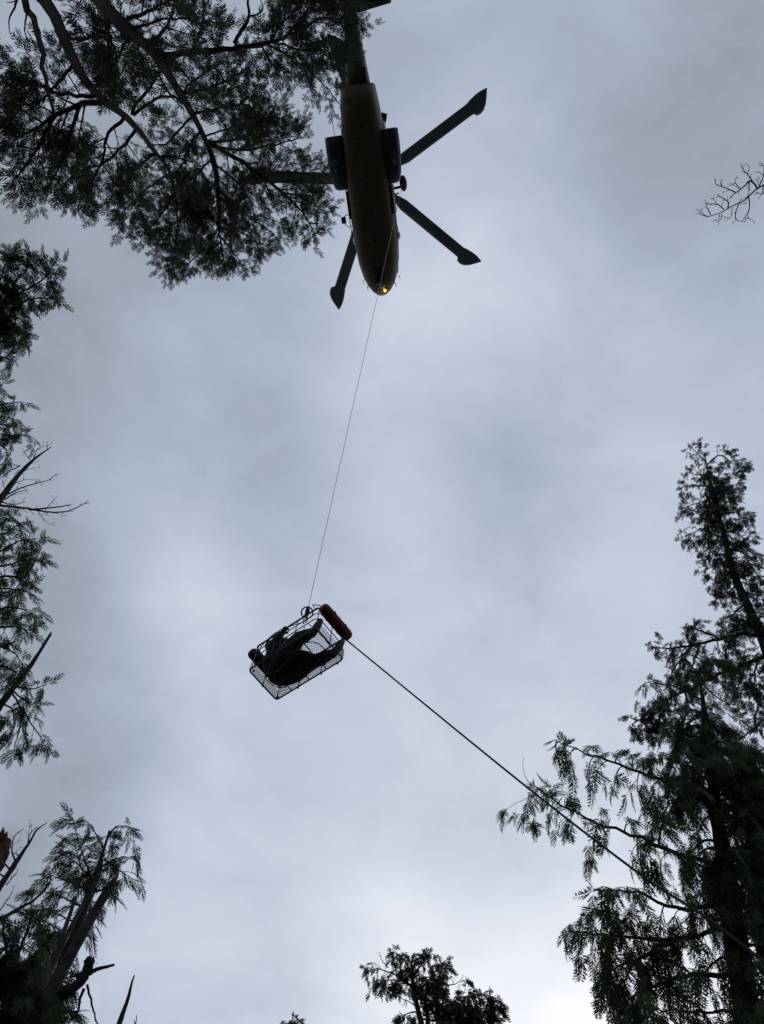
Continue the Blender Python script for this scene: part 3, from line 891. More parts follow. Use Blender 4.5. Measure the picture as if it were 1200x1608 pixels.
def right_trees():
    h = Tree('tall_hemlock', 'tall bent conifer on the right, its tip highest of the right trees', 'tree', 91)
    P = h.up([(1265, 1180), (1222, 1070), (1200, 1008), (1176, 955), (1152, 900), (1137, 840), (1122, 780), (1112, 740), (1106, 712)], 15.5)
    Q, R, _ = h.stem(P, .14, .015)
    Dh = lambda px, py: float(np.linalg.norm((Q - EYE)[np.argmax(unit(Q - EYE) @ ray(px, py))]))
    for pix, dn, l2 in (
            ([(1108, 725), (1095, 712), (1085, 702)], 1.2, .30), ([(1110, 730), (1130, 715), (1150, 727), (1172, 738)], 1.0, .34), ([(1112, 745), (1090, 745), (1080, 738)], .9, .26),
            ([(1116, 760), (1140, 752), (1150, 745), (1155, 738)], .9, .34), ([(1118, 765), (1090, 762), (1070, 765)], 1.0, .34), ([(1120, 775), (1145, 770), (1162, 762)], 1.0, .34), ([(1122, 782), (1095, 790), (1068, 800)], 1.1, .36),
            ([(1122, 780), (1145, 788), (1155, 790)], 1.0, .34), ([(1128, 805), (1100, 805), (1075, 798)], 1.0, .36), ([(1128, 808), (1155, 805), (1165, 815)], 1.3, .42), ([(1132, 825), (1105, 830), (1080, 840), (1068, 845)], 1.0, .4),
            ([(1136, 835), (1160, 838), (1172, 850)], 1.1, .4), ([(1137, 845), (1115, 860), (1100, 872)], 1.1, .42), ([(1142, 862), (1165, 868), (1188, 885)], .9, .42), ([(1145, 878), (1120, 890), (1105, 895)], 1.1, .42),
            ([(1150, 892), (1130, 915), (1122, 930)], 1.1, .4), ([(1155, 900), (1180, 905), (1200, 915)], .9, .42), ([(1160, 915), (1140, 935), (1125, 942)], 1.0, .36), ([(1165, 930), (1190, 935), (1215, 945)], .9, .45),
            ([(1172, 945), (1150, 965), (1130, 975)], 1.0, .42), ([(1180, 960), (1205, 965), (1225, 970)], .9, .45), ([(1185, 975), (1160, 990), (1140, 985)], 1.0, .42), ([(1110, 740), (1125, 750), (1135, 765)], 1.0, .3)):
        d = Dh(*pix[0])
        h.px_limb(pix, d, d - .2, .022, .006, 'hemlock', dens=dn * 1.12, l2=l2 * 1.2, tl=.85, scale=.9)
    for k, pix in enumerate(([(1112, 745), (1118, 770), (1110, 790)], [(1125, 790), (1115, 815), (1112, 830)], [(1130, 810), (1140, 840), (1150, 855)], [(1140, 850), (1125, 870), (1120, 885)], [(1148, 880), (1165, 900), (1175, 920)], [(1118, 760), (1128, 785), (1140, 800)])):
        d = Dh(*pix[0])
        h.px_limb(pix, d, d - 1.2, .022, .006, 'hemlock', dens=1.2, l2=.4, tl=.8, scale=.85)
    rr = np.random.default_rng(8)
    for y in np.arange(725, 985, 9):
        x = np.interp(y, [712, 780, 840, 900, 955, 1008], [1106, 1122, 1137, 1152, 1176, 1200])
        d = Dh(x, y)
        x1 = x + rr.uniform(-1, 1) * np.interp(y, [725, 985], [14, 34])
        h.px_limb([(x, y), ((x + x1) / 2, y + 3), (x1, y + rr.uniform(6, 20))], d, d - rr.uniform(.5, 1.3), .018, .006, 'hemlock', dens=.85, l2=.36, tl=.8, scale=.85)
    # long lower limbs reaching left
    for pix, dn, l2 in (
            ([(1205, 1000), (1170, 996), (1130, 1003), (1085, 1014), (1050, 1018), (1022, 1018)], 1.25, .42), ([(1210, 1028), (1160, 1046), (1115, 1066), (1060, 1092), (1020, 1118), (992, 1138)], 1.25, .42),
            ([(1130, 1003), (1100, 990), (1080, 985)], 1.1, .3), ([(1150, 1000), (1140, 1030), (1150, 1055)], 1.1, .35), ([(1085, 1014), (1065, 1040), (1050, 1070)], 1.2, .36), ([(1100, 1012), (1085, 1050), (1075, 1075)], 1.1, .4),
            ([(1060, 1092), (1030, 1105), (1010, 1130), (1020, 1150)], 1.2, .4), ([(1040, 1105), (1035, 1130), (1030, 1155)], 1.2, .36), ([(1190, 1036), (1185, 1065), (1190, 1090)], 1.2, .4), ([(1170, 1042), (1165, 1065), (1155, 1085)], 1.0, .36),
            ([(1225, 1110), (1190, 1140), (1165, 1160), (1150, 1168)], 1.1, .4), ([(1225, 1070), (1205, 1090), (1190, 1110), (1185, 1140)], 1.0, .35), ([(1190, 1000), (1200, 1020), (1205, 1040)], 1.1, .45)):
        d = Dh(1205, 1010) if pix[0][0] < 1212 else Dh(1222, 1070)
        h.px_limb(pix, d, d - 1.2, .045 if len(pix) > 4 else .022, .01, 'hemlock', dens=dn * .95, l2=l2 * 1.1, tl=.85, scale=.85)

    c = Tree('drooping_cedar', 'large drooping cedar at lower right whose branches the dark rope crosses', 'tree', 97)
    P = c.up([(1195, 1760), (1180, 1620), (1165, 1530), (1150, 1440), (1138, 1350), (1124, 1260), (1112, 1170), (1104, 1100), (1098, 1050)], 8.6)
    Q, R, _ = c.stem(P, .15, .015, base=(*(P[0][:2] * 1.02), 0))
    D = lambda px, py: float(np.linalg.norm((Q - EYE)[np.argmax(unit(Q - EYE) @ ray(px, py))]))
    # long open branches against the sky
    for pix, l2, dn in (
            ([(1120, 1255), (1085, 1240), (1040, 1224), (985, 1206), (930, 1186), (872, 1162)], .30, .95), ([(1140, 1362), (1085, 1345), (1030, 1325), (960, 1300), (900, 1274), (850, 1243), (838, 1232)], .24, .9),
            ([(1150, 1410), (1100, 1425), (1055, 1424), (1005, 1403), (960, 1398), (932, 1396)], .28, .8), ([(1155, 1440), (1110, 1466), (1060, 1476), (1000, 1472), (950, 1468), (892, 1463)], .28, .95),
            ([(1062, 1475), (1030, 1490), (1005, 1505), (975, 1515), (945, 1535)], .27, .8), ([(1160, 1530), (1100, 1532), (1050, 1538), (1000, 1560), (975, 1590)], .26, .75), ([(1170, 1590), (1100, 1590), (1030, 1585), (985, 1590)], .26, .75),
            ([(1118, 1230), (1080, 1205), (1050, 1192), (1026, 1194)], .28, 1.1), ([(1110, 1160), (1080, 1155), (1065, 1165), (1055, 1185)], .24, 1.0), ([(1104, 1100), (1075, 1085), (1050, 1075), (1012, 1072)], .22, .8),
            ([(1100, 1070), (1120, 1090), (1145, 1105), (1160, 1105)], .16, .8), ([(1100, 1060), (1085, 1045), (1075, 1030)], .2, 1.0), ([(1098, 1055), (1110, 1040), (1120, 1035)], .2, 1.0),
            ([(1000, 1472), (975, 1445), (955, 1432), (930, 1428)], .22, .9), ([(1035, 1326), (1040, 1290), (1048, 1260), (1052, 1230)], .22, .95), ([(960, 1470), (955, 1490), (950, 1510)], .25, 1.0), ([(1000, 1505), (980, 1540), (960, 1560)], .24, .8),
            ([(1110, 1130), (1090, 1115), (1075, 1120), (1060, 1140)], .24, 1.0), ([(1112, 1170), (1135, 1165), (1155, 1180)], .24, 1.1), ([(1108, 1120), (1080, 1135), (1040, 1150)], .25, .9)):
        d = D(*pix[0]) if pix[0][0] > 1090 else D(1150, 1440)
        c.px_limb(pix, d, d - .9 if len(pix) > 4 else d - .5, .028 if len(pix) > 4 else .014, .005, 'spray', dens=dn * .95, l2=l2 * 1.3, tl=1.0)
    # twigs at the tip of the branch that the rope passes
    for pix in ([(840, 1238), (826, 1222), (821, 1204), (822, 1188)], [(842, 1246), (825, 1255), (808, 1262)], [(852, 1250), (842, 1262), (832, 1274)], [(930, 1310), (932, 1322), (928, 1335)]):
        c.px_limb(pix, D(1140, 1362) - .9, D(1140, 1362) - .9, .004, .0018)
    for pix in ([(812, 1260), (800, 1268), (792, 1276)], [(835, 1271), (822, 1278), (808, 1280)], [(836, 1272), (838, 1280), (838, 1290)], [(929, 1332), (928, 1338), (925, 1345)]):
        c.px_limb(pix, D(1140, 1362) - .9, D(1140, 1362) - .9, .003, .0015, 'tip', dens=1.0)
    # the dense body of the tree
    rng = np.random.default_rng(3)
    spots = []
    for y in np.arange(1130, 1640, 17):
        n = 2
        for k in range(n):
            spots.append((y + rng.uniform(-8, 8), rng.uniform(-1, 1)))
    for y, s in spots:
        f = min(1.0, (y - 1040) / 180)
        x0 = np.interp(y, [1050, 1260, 1440, 1620], [1098, 1124, 1150, 1180])
        w = 30 + 62 * f
        if y > 1430:
            w *= .95
            if rng.random() < .72:
                continue
        x1 = x0 + s * w + (18 if y > 1200 else 0)
        d = D(x0, y)
        dz = rng.uniform(-1.3, .8)
        c.px_limb([(x0, y), ((x0 + x1) / 2, y - 4 + rng.uniform(-8, 8)), (x1, y + 14 + rng.uniform(-6, 16))], d, d + dz, .02, .006, 'spray',
                  dens=.9 if y < 1400 else .7, l2=.36, tl=.95, t0=.2)
    for y in np.concatenate([np.arange(1190, 1430, 30), np.arange(1450, 1610, 75)]):
        x0 = np.interp(y, [1050, 1260, 1440, 1620], [1098, 1124, 1150, 1180])
        d = D(x0, y)
        x1 = 1215 + rng.uniform(-10, 20)
        c.px_limb([(x0, y), ((x0 + x1) / 2, y - 10), (x1, y + rng.uniform(-10, 25))], d, d + rng.uniform(-.8, .6), .022, .008, 'spray', dens=.9, l2=.38, tl=.95, t0=.15)

    b = Tree('bare_alder', 'leafless twiggy branch reaching in from the right edge against cloud', 'tree', 103, bark='deadwood')
    P = [at(1560, 120, 9.0), at(1480, 160, 10.0), at(1420, 190, 10.8)]
    Q, R, _ = b.stem(P, .09, .03)
    d = 11.0
    b.px_limb([(1450, 175), (1330, 225), (1250, 262), (1200, 290), (1176, 310), (1160, 320), (1142, 328), (1128, 337), (1110, 341)], d, d, .022, .004)
    for pix, r in (([(1190, 296), (1184, 288), (1177, 284), (1165, 296), (1155, 303), (1145, 312)], .0045), ([(1184, 288), (1174, 274), (1166, 265), (1164, 256)], .0032), ([(1174, 274), (1176, 266), (1177, 260)], .0022),
                   ([(1177, 285), (1176, 300), (1176, 310)], .003), ([(1155, 302), (1144, 297), (1134, 293), (1124, 289), (1123, 280)], .0032), ([(1133, 293), (1132, 286), (1134, 280)], .002), ([(1161, 297), (1156, 288), (1154, 283), (1158, 276)], .0025),
                   ([(1155, 288), (1148, 290), (1142, 293)], .002), ([(1143, 327), (1144, 318), (1138, 313), (1130, 308), (1126, 304)], .0035), ([(1137, 329), (1130, 323), (1126, 321), (1115, 320), (1108, 318), (1107, 313)], .003),
                   ([(1126, 321), (1121, 312), (1122, 305)], .002), ([(1116, 338), (1112, 328), (1108, 320)], .0028), ([(1112, 340), (1105, 337), (1102, 330), (1104, 325)], .0025), ([(1108, 340), (1100, 336), (1100, 328)], .0018),
                   ([(1176, 310), (1177, 320), (1176, 332), (1170, 341), (1166, 346)], .0032), ([(1160, 321), (1156, 332), (1155, 338), (1157, 345), (1165, 348), (1172, 348)], .0028), ([(1171, 342), (1178, 344), (1184, 348)], .002),
                   ([(1134, 336), (1132, 344), (1126, 350)], .0025), ([(1130, 337), (1128, 345), (1120, 345)], .0022), ([(1150, 326), (1148, 340), (1142, 344), (1134, 347)], .0018), ([(1199, 292), (1198, 300), (1198, 305), (1187, 302)], .003),
                   ([(1192, 293), (1198, 280), (1200, 265), (1197, 257), (1192, 256)], .003), ([(1198, 275), (1192, 270)], .002), ([(1192, 292), (1190, 285), (1190, 278)], .002), ([(1176, 308), (1164, 313), (1162, 310)], .0015), ([(1160, 320), (1171, 320), (1172, 316)], .0018)):
        b.px_limb(pix, d, d, r * 2.4, r * 1.1, None, dead=.07, l2=.11)


# ---------------------------------------------------------------- helicopter
HELI_POS, HELI_ROT = (-0.97, -5.269, 56.969), (rad(6.43), rad(-7.07), rad(82.53))
HELI_M = np.array(Euler(HELI_ROT, 'XYZ').to_matrix())
HOIST = np.array([0.37, -2.05, 2.35])


def section(x, w, zb, zt, n=3.2, S=36, cy=0.0, flat=1.0):
    a = np.arange(S) * 2 * math.pi / S
    c, s = np.cos(a), np.sin(a)
    y = np.sign(c) * np.abs(c) ** (2 / n) * w + cy
    z = np.sign(s) * np.abs(s) ** (2 / n)
    z = (zb + zt) / 2 + z * (zt - zb) / 2
    return np.stack([np.full(S, x), y, z], 1)


def build_helicopter():
    H = thing('rescue_helicopter', 'yellow rescue helicopter with five dark paddle tipped rotor blades hovering overhead', 'helicopter', HELI_POS, HELI_ROT)
    g = Geo()
    sec = [(7.28, .06, .72, .92, 2.2), (7.2, .30, .46, 1.2, 2.3), (6.95, .62, .26, 1.55, 2.5), (6.5, .93, .12, 1.95, 2.7), (5.9, 1.17, .04, 2.35, 3.0), (5.0, 1.36, 0, 2.7, 3.4), (3.8, 1.45, 0, 2.9, 3.8),
           (2.2, 1.48, 0, 3.0, 4.0), (0.5, 1.48, 0, 3.0, 4.0), (-1.5, 1.44, 0, 3.0, 4.0), (-3.2, 1.34, .06, 3.0, 4.0), (-4.6, 1.20, .25, 2.98, 4.0), (-5.7, 1.07, .5, 2.95, 4.0)]
    g.loft([section(x, w, b, t, n) for x, w, b, t, n in sec][::-1])
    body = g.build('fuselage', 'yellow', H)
    # seams of the belly skin: low strips standing proud
    for x in (5.2, 3.0, 1.0, -1.0, -2.8):
        Geo().box((x, 0, -.006), (.05, 2.1, .02)).build('belly_seam', 'yellow', body)
    g = Geo()
    g.loft([section(x, w, b, t, 3.0) for x, w, b, t in [(-5.55, .80, 1.05, 2.9), (-7, .64, 1.5, 2.95), (-8.6, .50, 1.85, 3.0), (-10.2, .42, 2.1, 3.1), (-11.6, .34, 2.35, 3.3)]][::-1])
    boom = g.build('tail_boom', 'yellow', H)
    Geo().box((-6.2, -.45, .98), (.9, .5, .12)).build('ramp_hinge', 'dark_paint', boom)
    # engine deck and mast
    g = Geo()
    g.loft([section(x, w, b, t, 2.8) for x, w, b, t in [(4.6, .3, 2.85, 3.1), (3.6, .9, 2.8, 3.6), (2.0, 1.15, 2.8, 4.0), (-1.5, 1.15, 2.8, 4.1), (-3.6, .85, 2.8, 3.8), (-5.2, .35, 2.8, 3.2)]][::-1])
    g.build('engine_cowling', 'yellow', H)
    for y in (-1, 1):
        g = Geo()
        g.tube([(-3.2, y * 1.0, 3.1), (-3.7, y * 1.22, 3.0), (-4.0, y * 1.32, 2.95)], [.26, .27, .25], 12)
        g.build('exhaust', 'black', H)
    # sponsons with their wheels
    for y in (-1, 1):
        g = Geo()
        k = 2.30 if y < 0 else 2.43
        rings = []
        for x, yo, zb, zt in [(-3.02, k - .10, .55, 1.2), (-2.95, k, .35, 1.45), (-2.2, k + .02, .22, 1.5), (-1.2, k, .2, 1.5), (-.4, k - .08, .25, 1.45), (.12, k - .22, .4, 1.3), (.24, k - .45, .55, 1.1)]:
            yi = 1.15
            rings.append(section(x, (yo - yi) / 2, zb, zt, 3.4, 24, cy=y * (yo + yi) / 2))
        g.loft(rings)
        sp = g.build('sponson', 'dark_paint', H)
        w = Geo()
        w.tube([(-1.3, y * 1.75, .12), (-1.3, y * 2.0, .12)], [.34, .34], 20)
        wh = w.build('main_wheel', 'black', sp)
        Geo().box((-1.3, y * 1.87, .24), (1.0, .42, .03)).build('wheel_door', 'dark_paint', sp)
    # nose gear
    ng = Geo().tube([(6.1, 0, .3), (6.15, 0, -.12)], .07, 10).build('nose_gear_leg', 'black', H)
    for y in (-.17, .17):
        Geo().tube([(6.15, y - .07, -.2), (6.15, y + .07, -.2)], [.24, .24], 18).build('nose_wheel', 'black', ng)
    Geo().box((5.75, 0, .02), (.9, .62, .05)).build('gear_bay_door', 'black', H)
    # landing light, lit
    ll = Geo().tube([(6.78, -.27, .36), (6.84, -.27, .20)], [.14, .17], 16).build('landing_light', 'dark_paint', H)
    Geo().ellipsoid((6.85, -.27, .17), (.11, .11, .05), 16, 8).build('lens', 'lamp', ll)
    Geo().ellipsoid((6.55, -.16, .05), (.16, .16, .13), 14, 8).build('search_light', 'bubble', H)
    lamp_d = bpy.data.lights.new('landing_lamp', 'POINT')
    lamp_d.energy = 5
    lamp_d.color = (1.0, .55, .15)
    lamp_d.shadow_soft_size = .08
    lo = bpy.data.objects.new('landing_lamp', lamp_d)
    COL.objects.link(lo)
    lo.parent = ll
    lo.location = (7.05, -.33, .02)
    # probes on the nose
    for y, s in ((.95, 1), (-1.0, -1)):
        Geo().tube([(6.45, y * .9, .8), (6.6, y * 1.02, .75), (6.85, y * 1.0, .75)], [.03, .025, .015], 6).build('pitot_probe', 'dark_steel', H)
        Geo().tube([(6.1, y * 1.2, 1.1), (6.2, y * 1.3, 1.05), (6.4, y * 1.32, 1.1)], [.025, .02, .012], 6).build('wiper_arm', 'dark_steel', H)
    # belly fittings
    for x, y, r in ((.07, .07, .16), (.2, -.62, .13), (1.71, .04, .20), (3.22, -.56, .20), (3.63, .01, .18), (4.8, -.14, .2), (-.3, .75, .12), (-2.2, -.2, .14)):
        Geo().ellipsoid((x, y, -.02), (r * .7, r * .7, .05), 14, 6).build('belly_port', 'dark_paint', H)
    for x, y in ((-1.9, .5), (2.5, .6), (-3.4, 0)):
        g = Geo()
        g.loft([section(x + dx, .015 * k, -.28 * k + .05, .08, 2, 8, cy=y) for dx, k in ((-.16, .5), (0, 1), (.16, .7))])
        g.build('blade_antenna', 'dark_paint', H)
    # windows and doors on both sides
    for y in (-1, 1):
        for x in (3.2, 1.9, -1.4, -2.6):
            Geo().ellipsoid((x, y * 1.455, 1.95), (.32, .05, .30), 18, 8).build('cabin_window', 'glass', H)
        Geo().ellipsoid((5.5, y * 1.13, 1.75), (.55, .12, .42), 18, 8).build('cockpit_window', 'glass', H)
        Geo().ellipsoid((3.55, y * 1.47, 1.6), (.30, .17, .34), 18, 10).build('bubble_window', 'bubble', H)
        Geo().ellipsoid((-3.2, y * 1.32, 1.75), (.30, .17, .32), 18, 10).build('bubble_window', 'bubble', H)
        Geo().box((1.4, y * 1.50, .42), (5.4, .05, .07)).build('door_rail', 'dark_paint', H)
        Geo().box((1.2, y * 1.485, 1.3), (1.75, .06, 1.75)).build('cabin_door', 'yellow', H)
    # red band low on the sides
    # camera turret on the port side with its bracket
    tu = Geo().box((2.1, 1.98, .92), (.42, .26, .34)).build('camera_turret', 'black', H)
    Geo().tube([(2.5, 1.42, 1.0), (2.6, 1.72, 1.05), (2.42, 1.9, .98), (2.25, 1.97, .95)], .025, 6).build('cable_loop', 'black', tu)
    Geo().tube([(1.8, 1.42, .9), (1.8, 1.8, .9), (1.95, 1.95, .9)], .03, 6).build('bracket', 'dark_steel', tu)
    # antenna wire at the port quarter
    Geo().tube([(-2.95, 1.5, 1.2), (-2.95, 1.82, 1.2), (-5.1, 1.95, 1.6), (-5.6, 1.2, 1.9)], .02, 5).build('antenna_wire', 'dark_steel', H)
    # hoist
    hx, hy, hz = HOIST
    ho = Geo()
    ho.ellipsoid((hx, hy - .10, hz), (.52, .25, .30), 20, 12)
    hoist = ho.build('rescue_hoist', 'dark_paint', H)
    Geo().tube([(hx + .2, hy + .05, hz + .05), (hx + .25, -1.45, 2.75)], .09, 8).build('hoist_arm', 'dark_paint', hoist)
    Geo().tube([(hx + .55, hy + .25, hz - .5), (hx + .6, hy + .45, hz - .35), (hx + .5, -1.45, 1.85)], .05, 8).build('fairlead', 'black', hoist)
    Geo().ellipsoid((hx + 1.05, hy + .32, 1.95), (.14, .12, .12), 10, 6).build('hoist_lamp', 'black', H)
    # main rotor
    hub = Geo()
    hub.tube([(0, 0, 3.9), (0, 0, 4.45)], [.30, .26], 16)
    hub.tube([(0, 0, 4.45), (0, 0, 4.6), (0, 0, 4.8), (0, 0, 4.9)], [.34, .55, .55, .3], 20)
    ph = rad(26.73)
    for k in range(5):
        a = ph + k * 2 * math.pi / 5
        hub.tube([(.4 * math.cos(a), .4 * math.sin(a), 4.7), (1.3 * math.cos(a), 1.3 * math.sin(a), 4.7)], [.20, .13], 8)
    hub.build('rotor_hub', 'dark_paint', H)
    st = [(1.05, .13, -.13, .10), (1.7, .17, -.15, .09), (2.1, .30, -.27, .075), (2.6, .42, -.36, .07), (5.0, .42, -.36, .065), (7.75, .42, -.36, .055), (7.86, .44, -.38, .05), (7.98, .64, -.42, .05), (8.25, .68, -.46, .045), (8.55, .60, -.50, .04), (8.85, .36, -.50, .03), (9.1, .04, -.47, .022), (9.38, -.36, -.42, .012)]
    for k in range(5):
        a = ph + k * 2 * math.pi / 5
        # rotor turns anticlockwise seen from above: leading edge on the +angle side
        er, el = np.array([math.cos(a), math.sin(a), 0]), np.array([-math.sin(a), math.cos(a), 0])
        rings = []
        for r, le, te, th in st:
            z = 4.7 + .0022 * (r - 1) ** 2 - .012 * (r - 1)
            c = np.linspace(0, 1, 7)
            prof = th * np.array([.25, .9, 1, .85, .6, .3, .06])
            xs = le + (te - le) * c
            up = [er * r + el * x + np.array([0, 0, z + p]) for x, p in zip(xs, prof)]
            dn = [er * r + el * x + np.array([0, 0, z - p * .7]) for x, p in zip(xs[::-1], prof[::-1])]
            rings.append(up + dn)
        g = Geo()
        g.loft(rings)
        bl = g.build('rotor_blade', 'blade', H)
        Geo().tube([er * .75 + np.array([0, 0, 4.7]), er * 1.35 + np.array([0, 0, 4.7])], [.16, .19], 10).build('blade_cuff', 'dark_paint', bl)
    # tail: stabiliser, fin and rotor
    g = Geo()
    rings = []
    for y, xl, xt, th in [(-.3, -9.75, -11.3, .12), (-1.2, -9.85, -11.2, .10), (-2.6, -10.0, -11.05, .07)]:
        c = np.linspace(0, 1, 6)
        prof = th * np.array([.3, 1, 1, .8, .5, .1])
        xs = xl + (xt - xl) * c
        rings.append([(x, y, 2.65 + p) for x, p in zip(xs, prof)] + [(x, y, 2.65 - p) for x, p in zip(xs[::-1], prof[::-1])])
    g.loft(rings)
    g.build('stabiliser', 'dark_paint', H)
    g = Geo()
    g.loft([section(-11.2, .30, 2.2, 3.3, 2.4, 20), section(-12.0, .24, 2.6, 4.4, 2.4, 20), section(-12.7, .18, 3.4, 5.2, 2.4, 20), section(-13.1, .1, 4.2, 5.4, 2.4, 20)][::-1])
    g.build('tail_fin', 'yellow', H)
    tr = Geo().tube([(-12.6, .1, 4.6), (-12.6, .62, 4.6)], [.16, .2], 12).build('tail_rotor_hub', 'dark_paint', H)
    for k in range(4):
        a = rad(20 + 90 * k)
        e, f = np.array([math.cos(a), 0, math.sin(a)]), np.array([-math.sin(a), 0, math.cos(a)])
        c0 = np.array([-12.6, .58, 4.6])
        rings = [[c0 + e * r + f * h * s + np.array([0, t, 0]) for s, t in ((-1, 0), (-.3, .03), (1, 0), (-.3, -.03))] for r, h in ((.2, .09), (.5, .17), (1.9, .17), (2.0, .12))]
        Geo().loft(rings).build('tail_rotor_blade', 'blade', tr)
    return H


# ---------------------------------------------------------------- basket, hook, cable, person, tag line
BK_POS, BK_ROT = np.array([-1.160, 5.092, 11.235]), (rad(4.03), rad(4.58), rad(-35.72))
BK_M = np.array(Euler(BK_ROT, 'XYZ').to_matrix())
BL, BW, BH = 1.154 / 2, .597 / 2, .554


def bk(p):
    return BK_M @ np.asarray(p, float) + BK_POS


def rounded_rect(l, w, r, z, n=5):
    P = []
    for cx, cy, a0 in ((l - r, w - r, 0), (-l + r, w - r, 90), (-l + r, -w + r, 180), (l - r, -w + r, 270)):
        for k in range(n + 1):
            a = rad(a0 + 90 * k / n)
            P.append((cx + r * math.cos(a), cy + r * math.sin(a), z))
    return np.array(P + [P[0], P[1]])


def build_basket():
    B = thing('rescue_basket', 'steel tube rescue basket with netting and red foam floats hanging on the hoist wire', 'rescue basket', BK_POS, BK_ROT)
    Geo().tube(rounded_rect(BL, BW, .05, 0), .0115, 8).build('floor_frame', 'dark_steel', B)
    Geo().tube(rounded_rect(BL, BW, .07, BH), .0145, 8).build('top_rail', 'dark_steel', B)
    Geo().tube(rounded_rect(BL, BW, .08, BH * .5), .008, 6).build('side_rail', 'dark_steel', B)
    Geo().tube(rounded_rect(BL, BW, .08, BH * .76), .007, 6).build('side_rail', 'dark_steel', B)
    for x in (-BL + .02, -.19, .19, BL - .02):
        for y in (-BW, BW):
            yy = y * (.93 if abs(x) > .5 else 1)
            Geo().tube([(x, yy, 0), (x, yy * 1.01, BH)], .007, 6).build('upright', 'dark_steel', B)
    for s in (-1, 1):
        Geo().tube([(s * BL, 0, 0), (s * BL, 0, BH)], .007, 6).build('upright', 'dark_steel', B)
    for x in (-.30, .0, .30):
        Geo().tube([(x, -BW, -.004), (x, 0, -.012), (x, BW, -.004)], .009, 6).build('floor_bar', 'dark_steel', B)
    for s in (-1, 1):
        Geo().tube([(-.34, s * .05, -.012), (.34, s * .22, -.012)], .008, 6).build('floor_bar', 'dark_steel', B)
    # curved hoops of the folding legs under the floor
    a = np.linspace(0, math.pi, 14)
    Geo().tube(np.stack([.30 + .17 * np.sin(a), .20 * np.cos(a), np.full(14, -.010)], 1), .008, 6).build('floor_hoop', 'dark_steel', B)
    Geo().tube(np.stack([-.30 - .17 * np.sin(a), .20 * np.cos(a), np.full(14, -.010)], 1), .008, 6).build('floor_hoop', 'dark_steel', B)
    for x, y in ((-BL + .05, BW - .03), (-.2, BW), (.2, BW), (BL - .1, BW), (-BL, 0), (-BL + .05, -BW + .05)):
        Geo().tube([(x, y, .01), (x + .005, y * 1.01, -.035)], [.014, .011], 8).build('foot', 'black', B)
    # netting
    def clip(p, q, l, w):
        return p, q
    g = Geo()
    seg = []
    sp = .036
    for sgn in (-1, 1):
        for c in np.arange(-(BL + BW), BL + BW, sp):
            # line y = sgn*x + c inside the floor rectangle
            pts = []
            for x in (-BL + .01, BL - .01):
                y = sgn * x + c
                if abs(y) <= BW - .01:
                    pts.append((x, y))
            for y in (-BW + .01, BW - .01):
                x = (y - c) / sgn
                if abs(x) < BL - .01:
                    pts.append((x, y))
            if len(pts) >= 2:
                seg.append([(pts[0][0], pts[0][1], .004 + .001 * sgn), (pts[1][0], pts[1][1], .004 + .001 * sgn)])
    g.tubes(np.array(seg), np.full((len(seg), 2), .0028), 3)
    n = g.build('floor_net', 'net', B)
    n['kind'] = 'stuff'
    for side in range(4):
        seg = []
        if side < 2:
            s = (-1, 1)[side]
            hh = BH * .36
            for c in np.arange(-BW - hh, BW, sp):
                for sg in (1, -1):
                    a0, a1 = max(-BW, c), min(BW, c + hh)
                    if a1 - a0 > .02:
                        z0, z1 = a0 - c, a1 - c
                        seg.append([(s * BL, sg * a0, z0), (s * BL, sg * a1, z1)])
        else:
            s = (-1, 1)[side - 2]
            hh = BH * .5 if s > 0 else BH * .08
            for c in np.arange(-BL - hh, BL, sp):
                for sg in (1, -1):
                    a0, a1 = max(-BL, c), min(BL, c + hh)
                    if a1 - a0 > .02:
                        seg.append([(sg * a0, s * BW, a0 - c), (sg * a1, s * BW, a1 - c)])
        g = Geo()
        g.tubes(np.array(seg), np.full((len(seg), 2), .002), 3)
        n = g.build('side_net', 'net', B)
        n['kind'] = 'stuff'
    # foam floats across both ends
    for s in (-1, 1):
        g = Geo()
        yy = np.array([-.31, -.305, -.285, -.25, 0, .25, .285, .305, .31])
        rr = np.array([.02, .05, .072, .08, .082, .08, .072, .05, .02])
        zc = BH - (.06 if s > 0 else .03)
        xx = BL + (.055 if s > 0 else .075)
        g.tube(np.stack([np.full(9, s * xx), yy, np.full(9, zc)], 1), rr, 18)
        f = g.build('float', 'float' if s > 0 else 'float_shaded', B)
        for y in (-.12, .13):
            a = np.linspace(0, 2 * math.pi, 19)
            Geo().tube(np.stack([s * xx + .084 * np.cos(a), np.full(19, y), zc + .084 * np.sin(a)], 1), .010, 5).build('float_strap', 'strap', f)
    # bail arms rising to the lifting eye
    for x, y in ((-.30, -BW), (.30, -BW), (-.30, BW), (.30, BW)):
        Geo().tube([(x, y, BH), (x * .72, y * .80, BH + .22), (x * .12, y * .12, 1.08)], .0075, 6).build('bail_arm', 'steel', B)
    a = np.linspace(0, 2 * math.pi, 17)
    Geo().tube(np.stack([.035 * np.cos(a), np.zeros(17), 1.11 + .035 * np.sin(a)], 1), .009, 6).build('lifting_eye', 'steel', B)
    # safety handle loops at the float end and the head end
    Geo().tube([(.50, -BW, BH), (.44, -BW - .02, BH + .16), (.50, -BW + .06, BH + .20), (.56, -.18, BH + .10), (BL, -.12, BH)], .008, 6).build('handle_loop', 'steel', B)
    Geo().tube([(-.10, -BW, BH), (-.22, -BW - .01, BH + .05), (-.42, -BW + .02, BH + .06), (-.54, -BW + .05, BH + .02), (-BL, -BW + .10, BH - .08)], .007, 6).build('handle_loop', 'dark_steel', B)
    Geo().tube([(BL + .015, -.20, BH + .02), (BL + .03, 0, BH - .01), (BL + .015, .26, BH - .02)], .007, 6).build('lashing', 'steel', B)
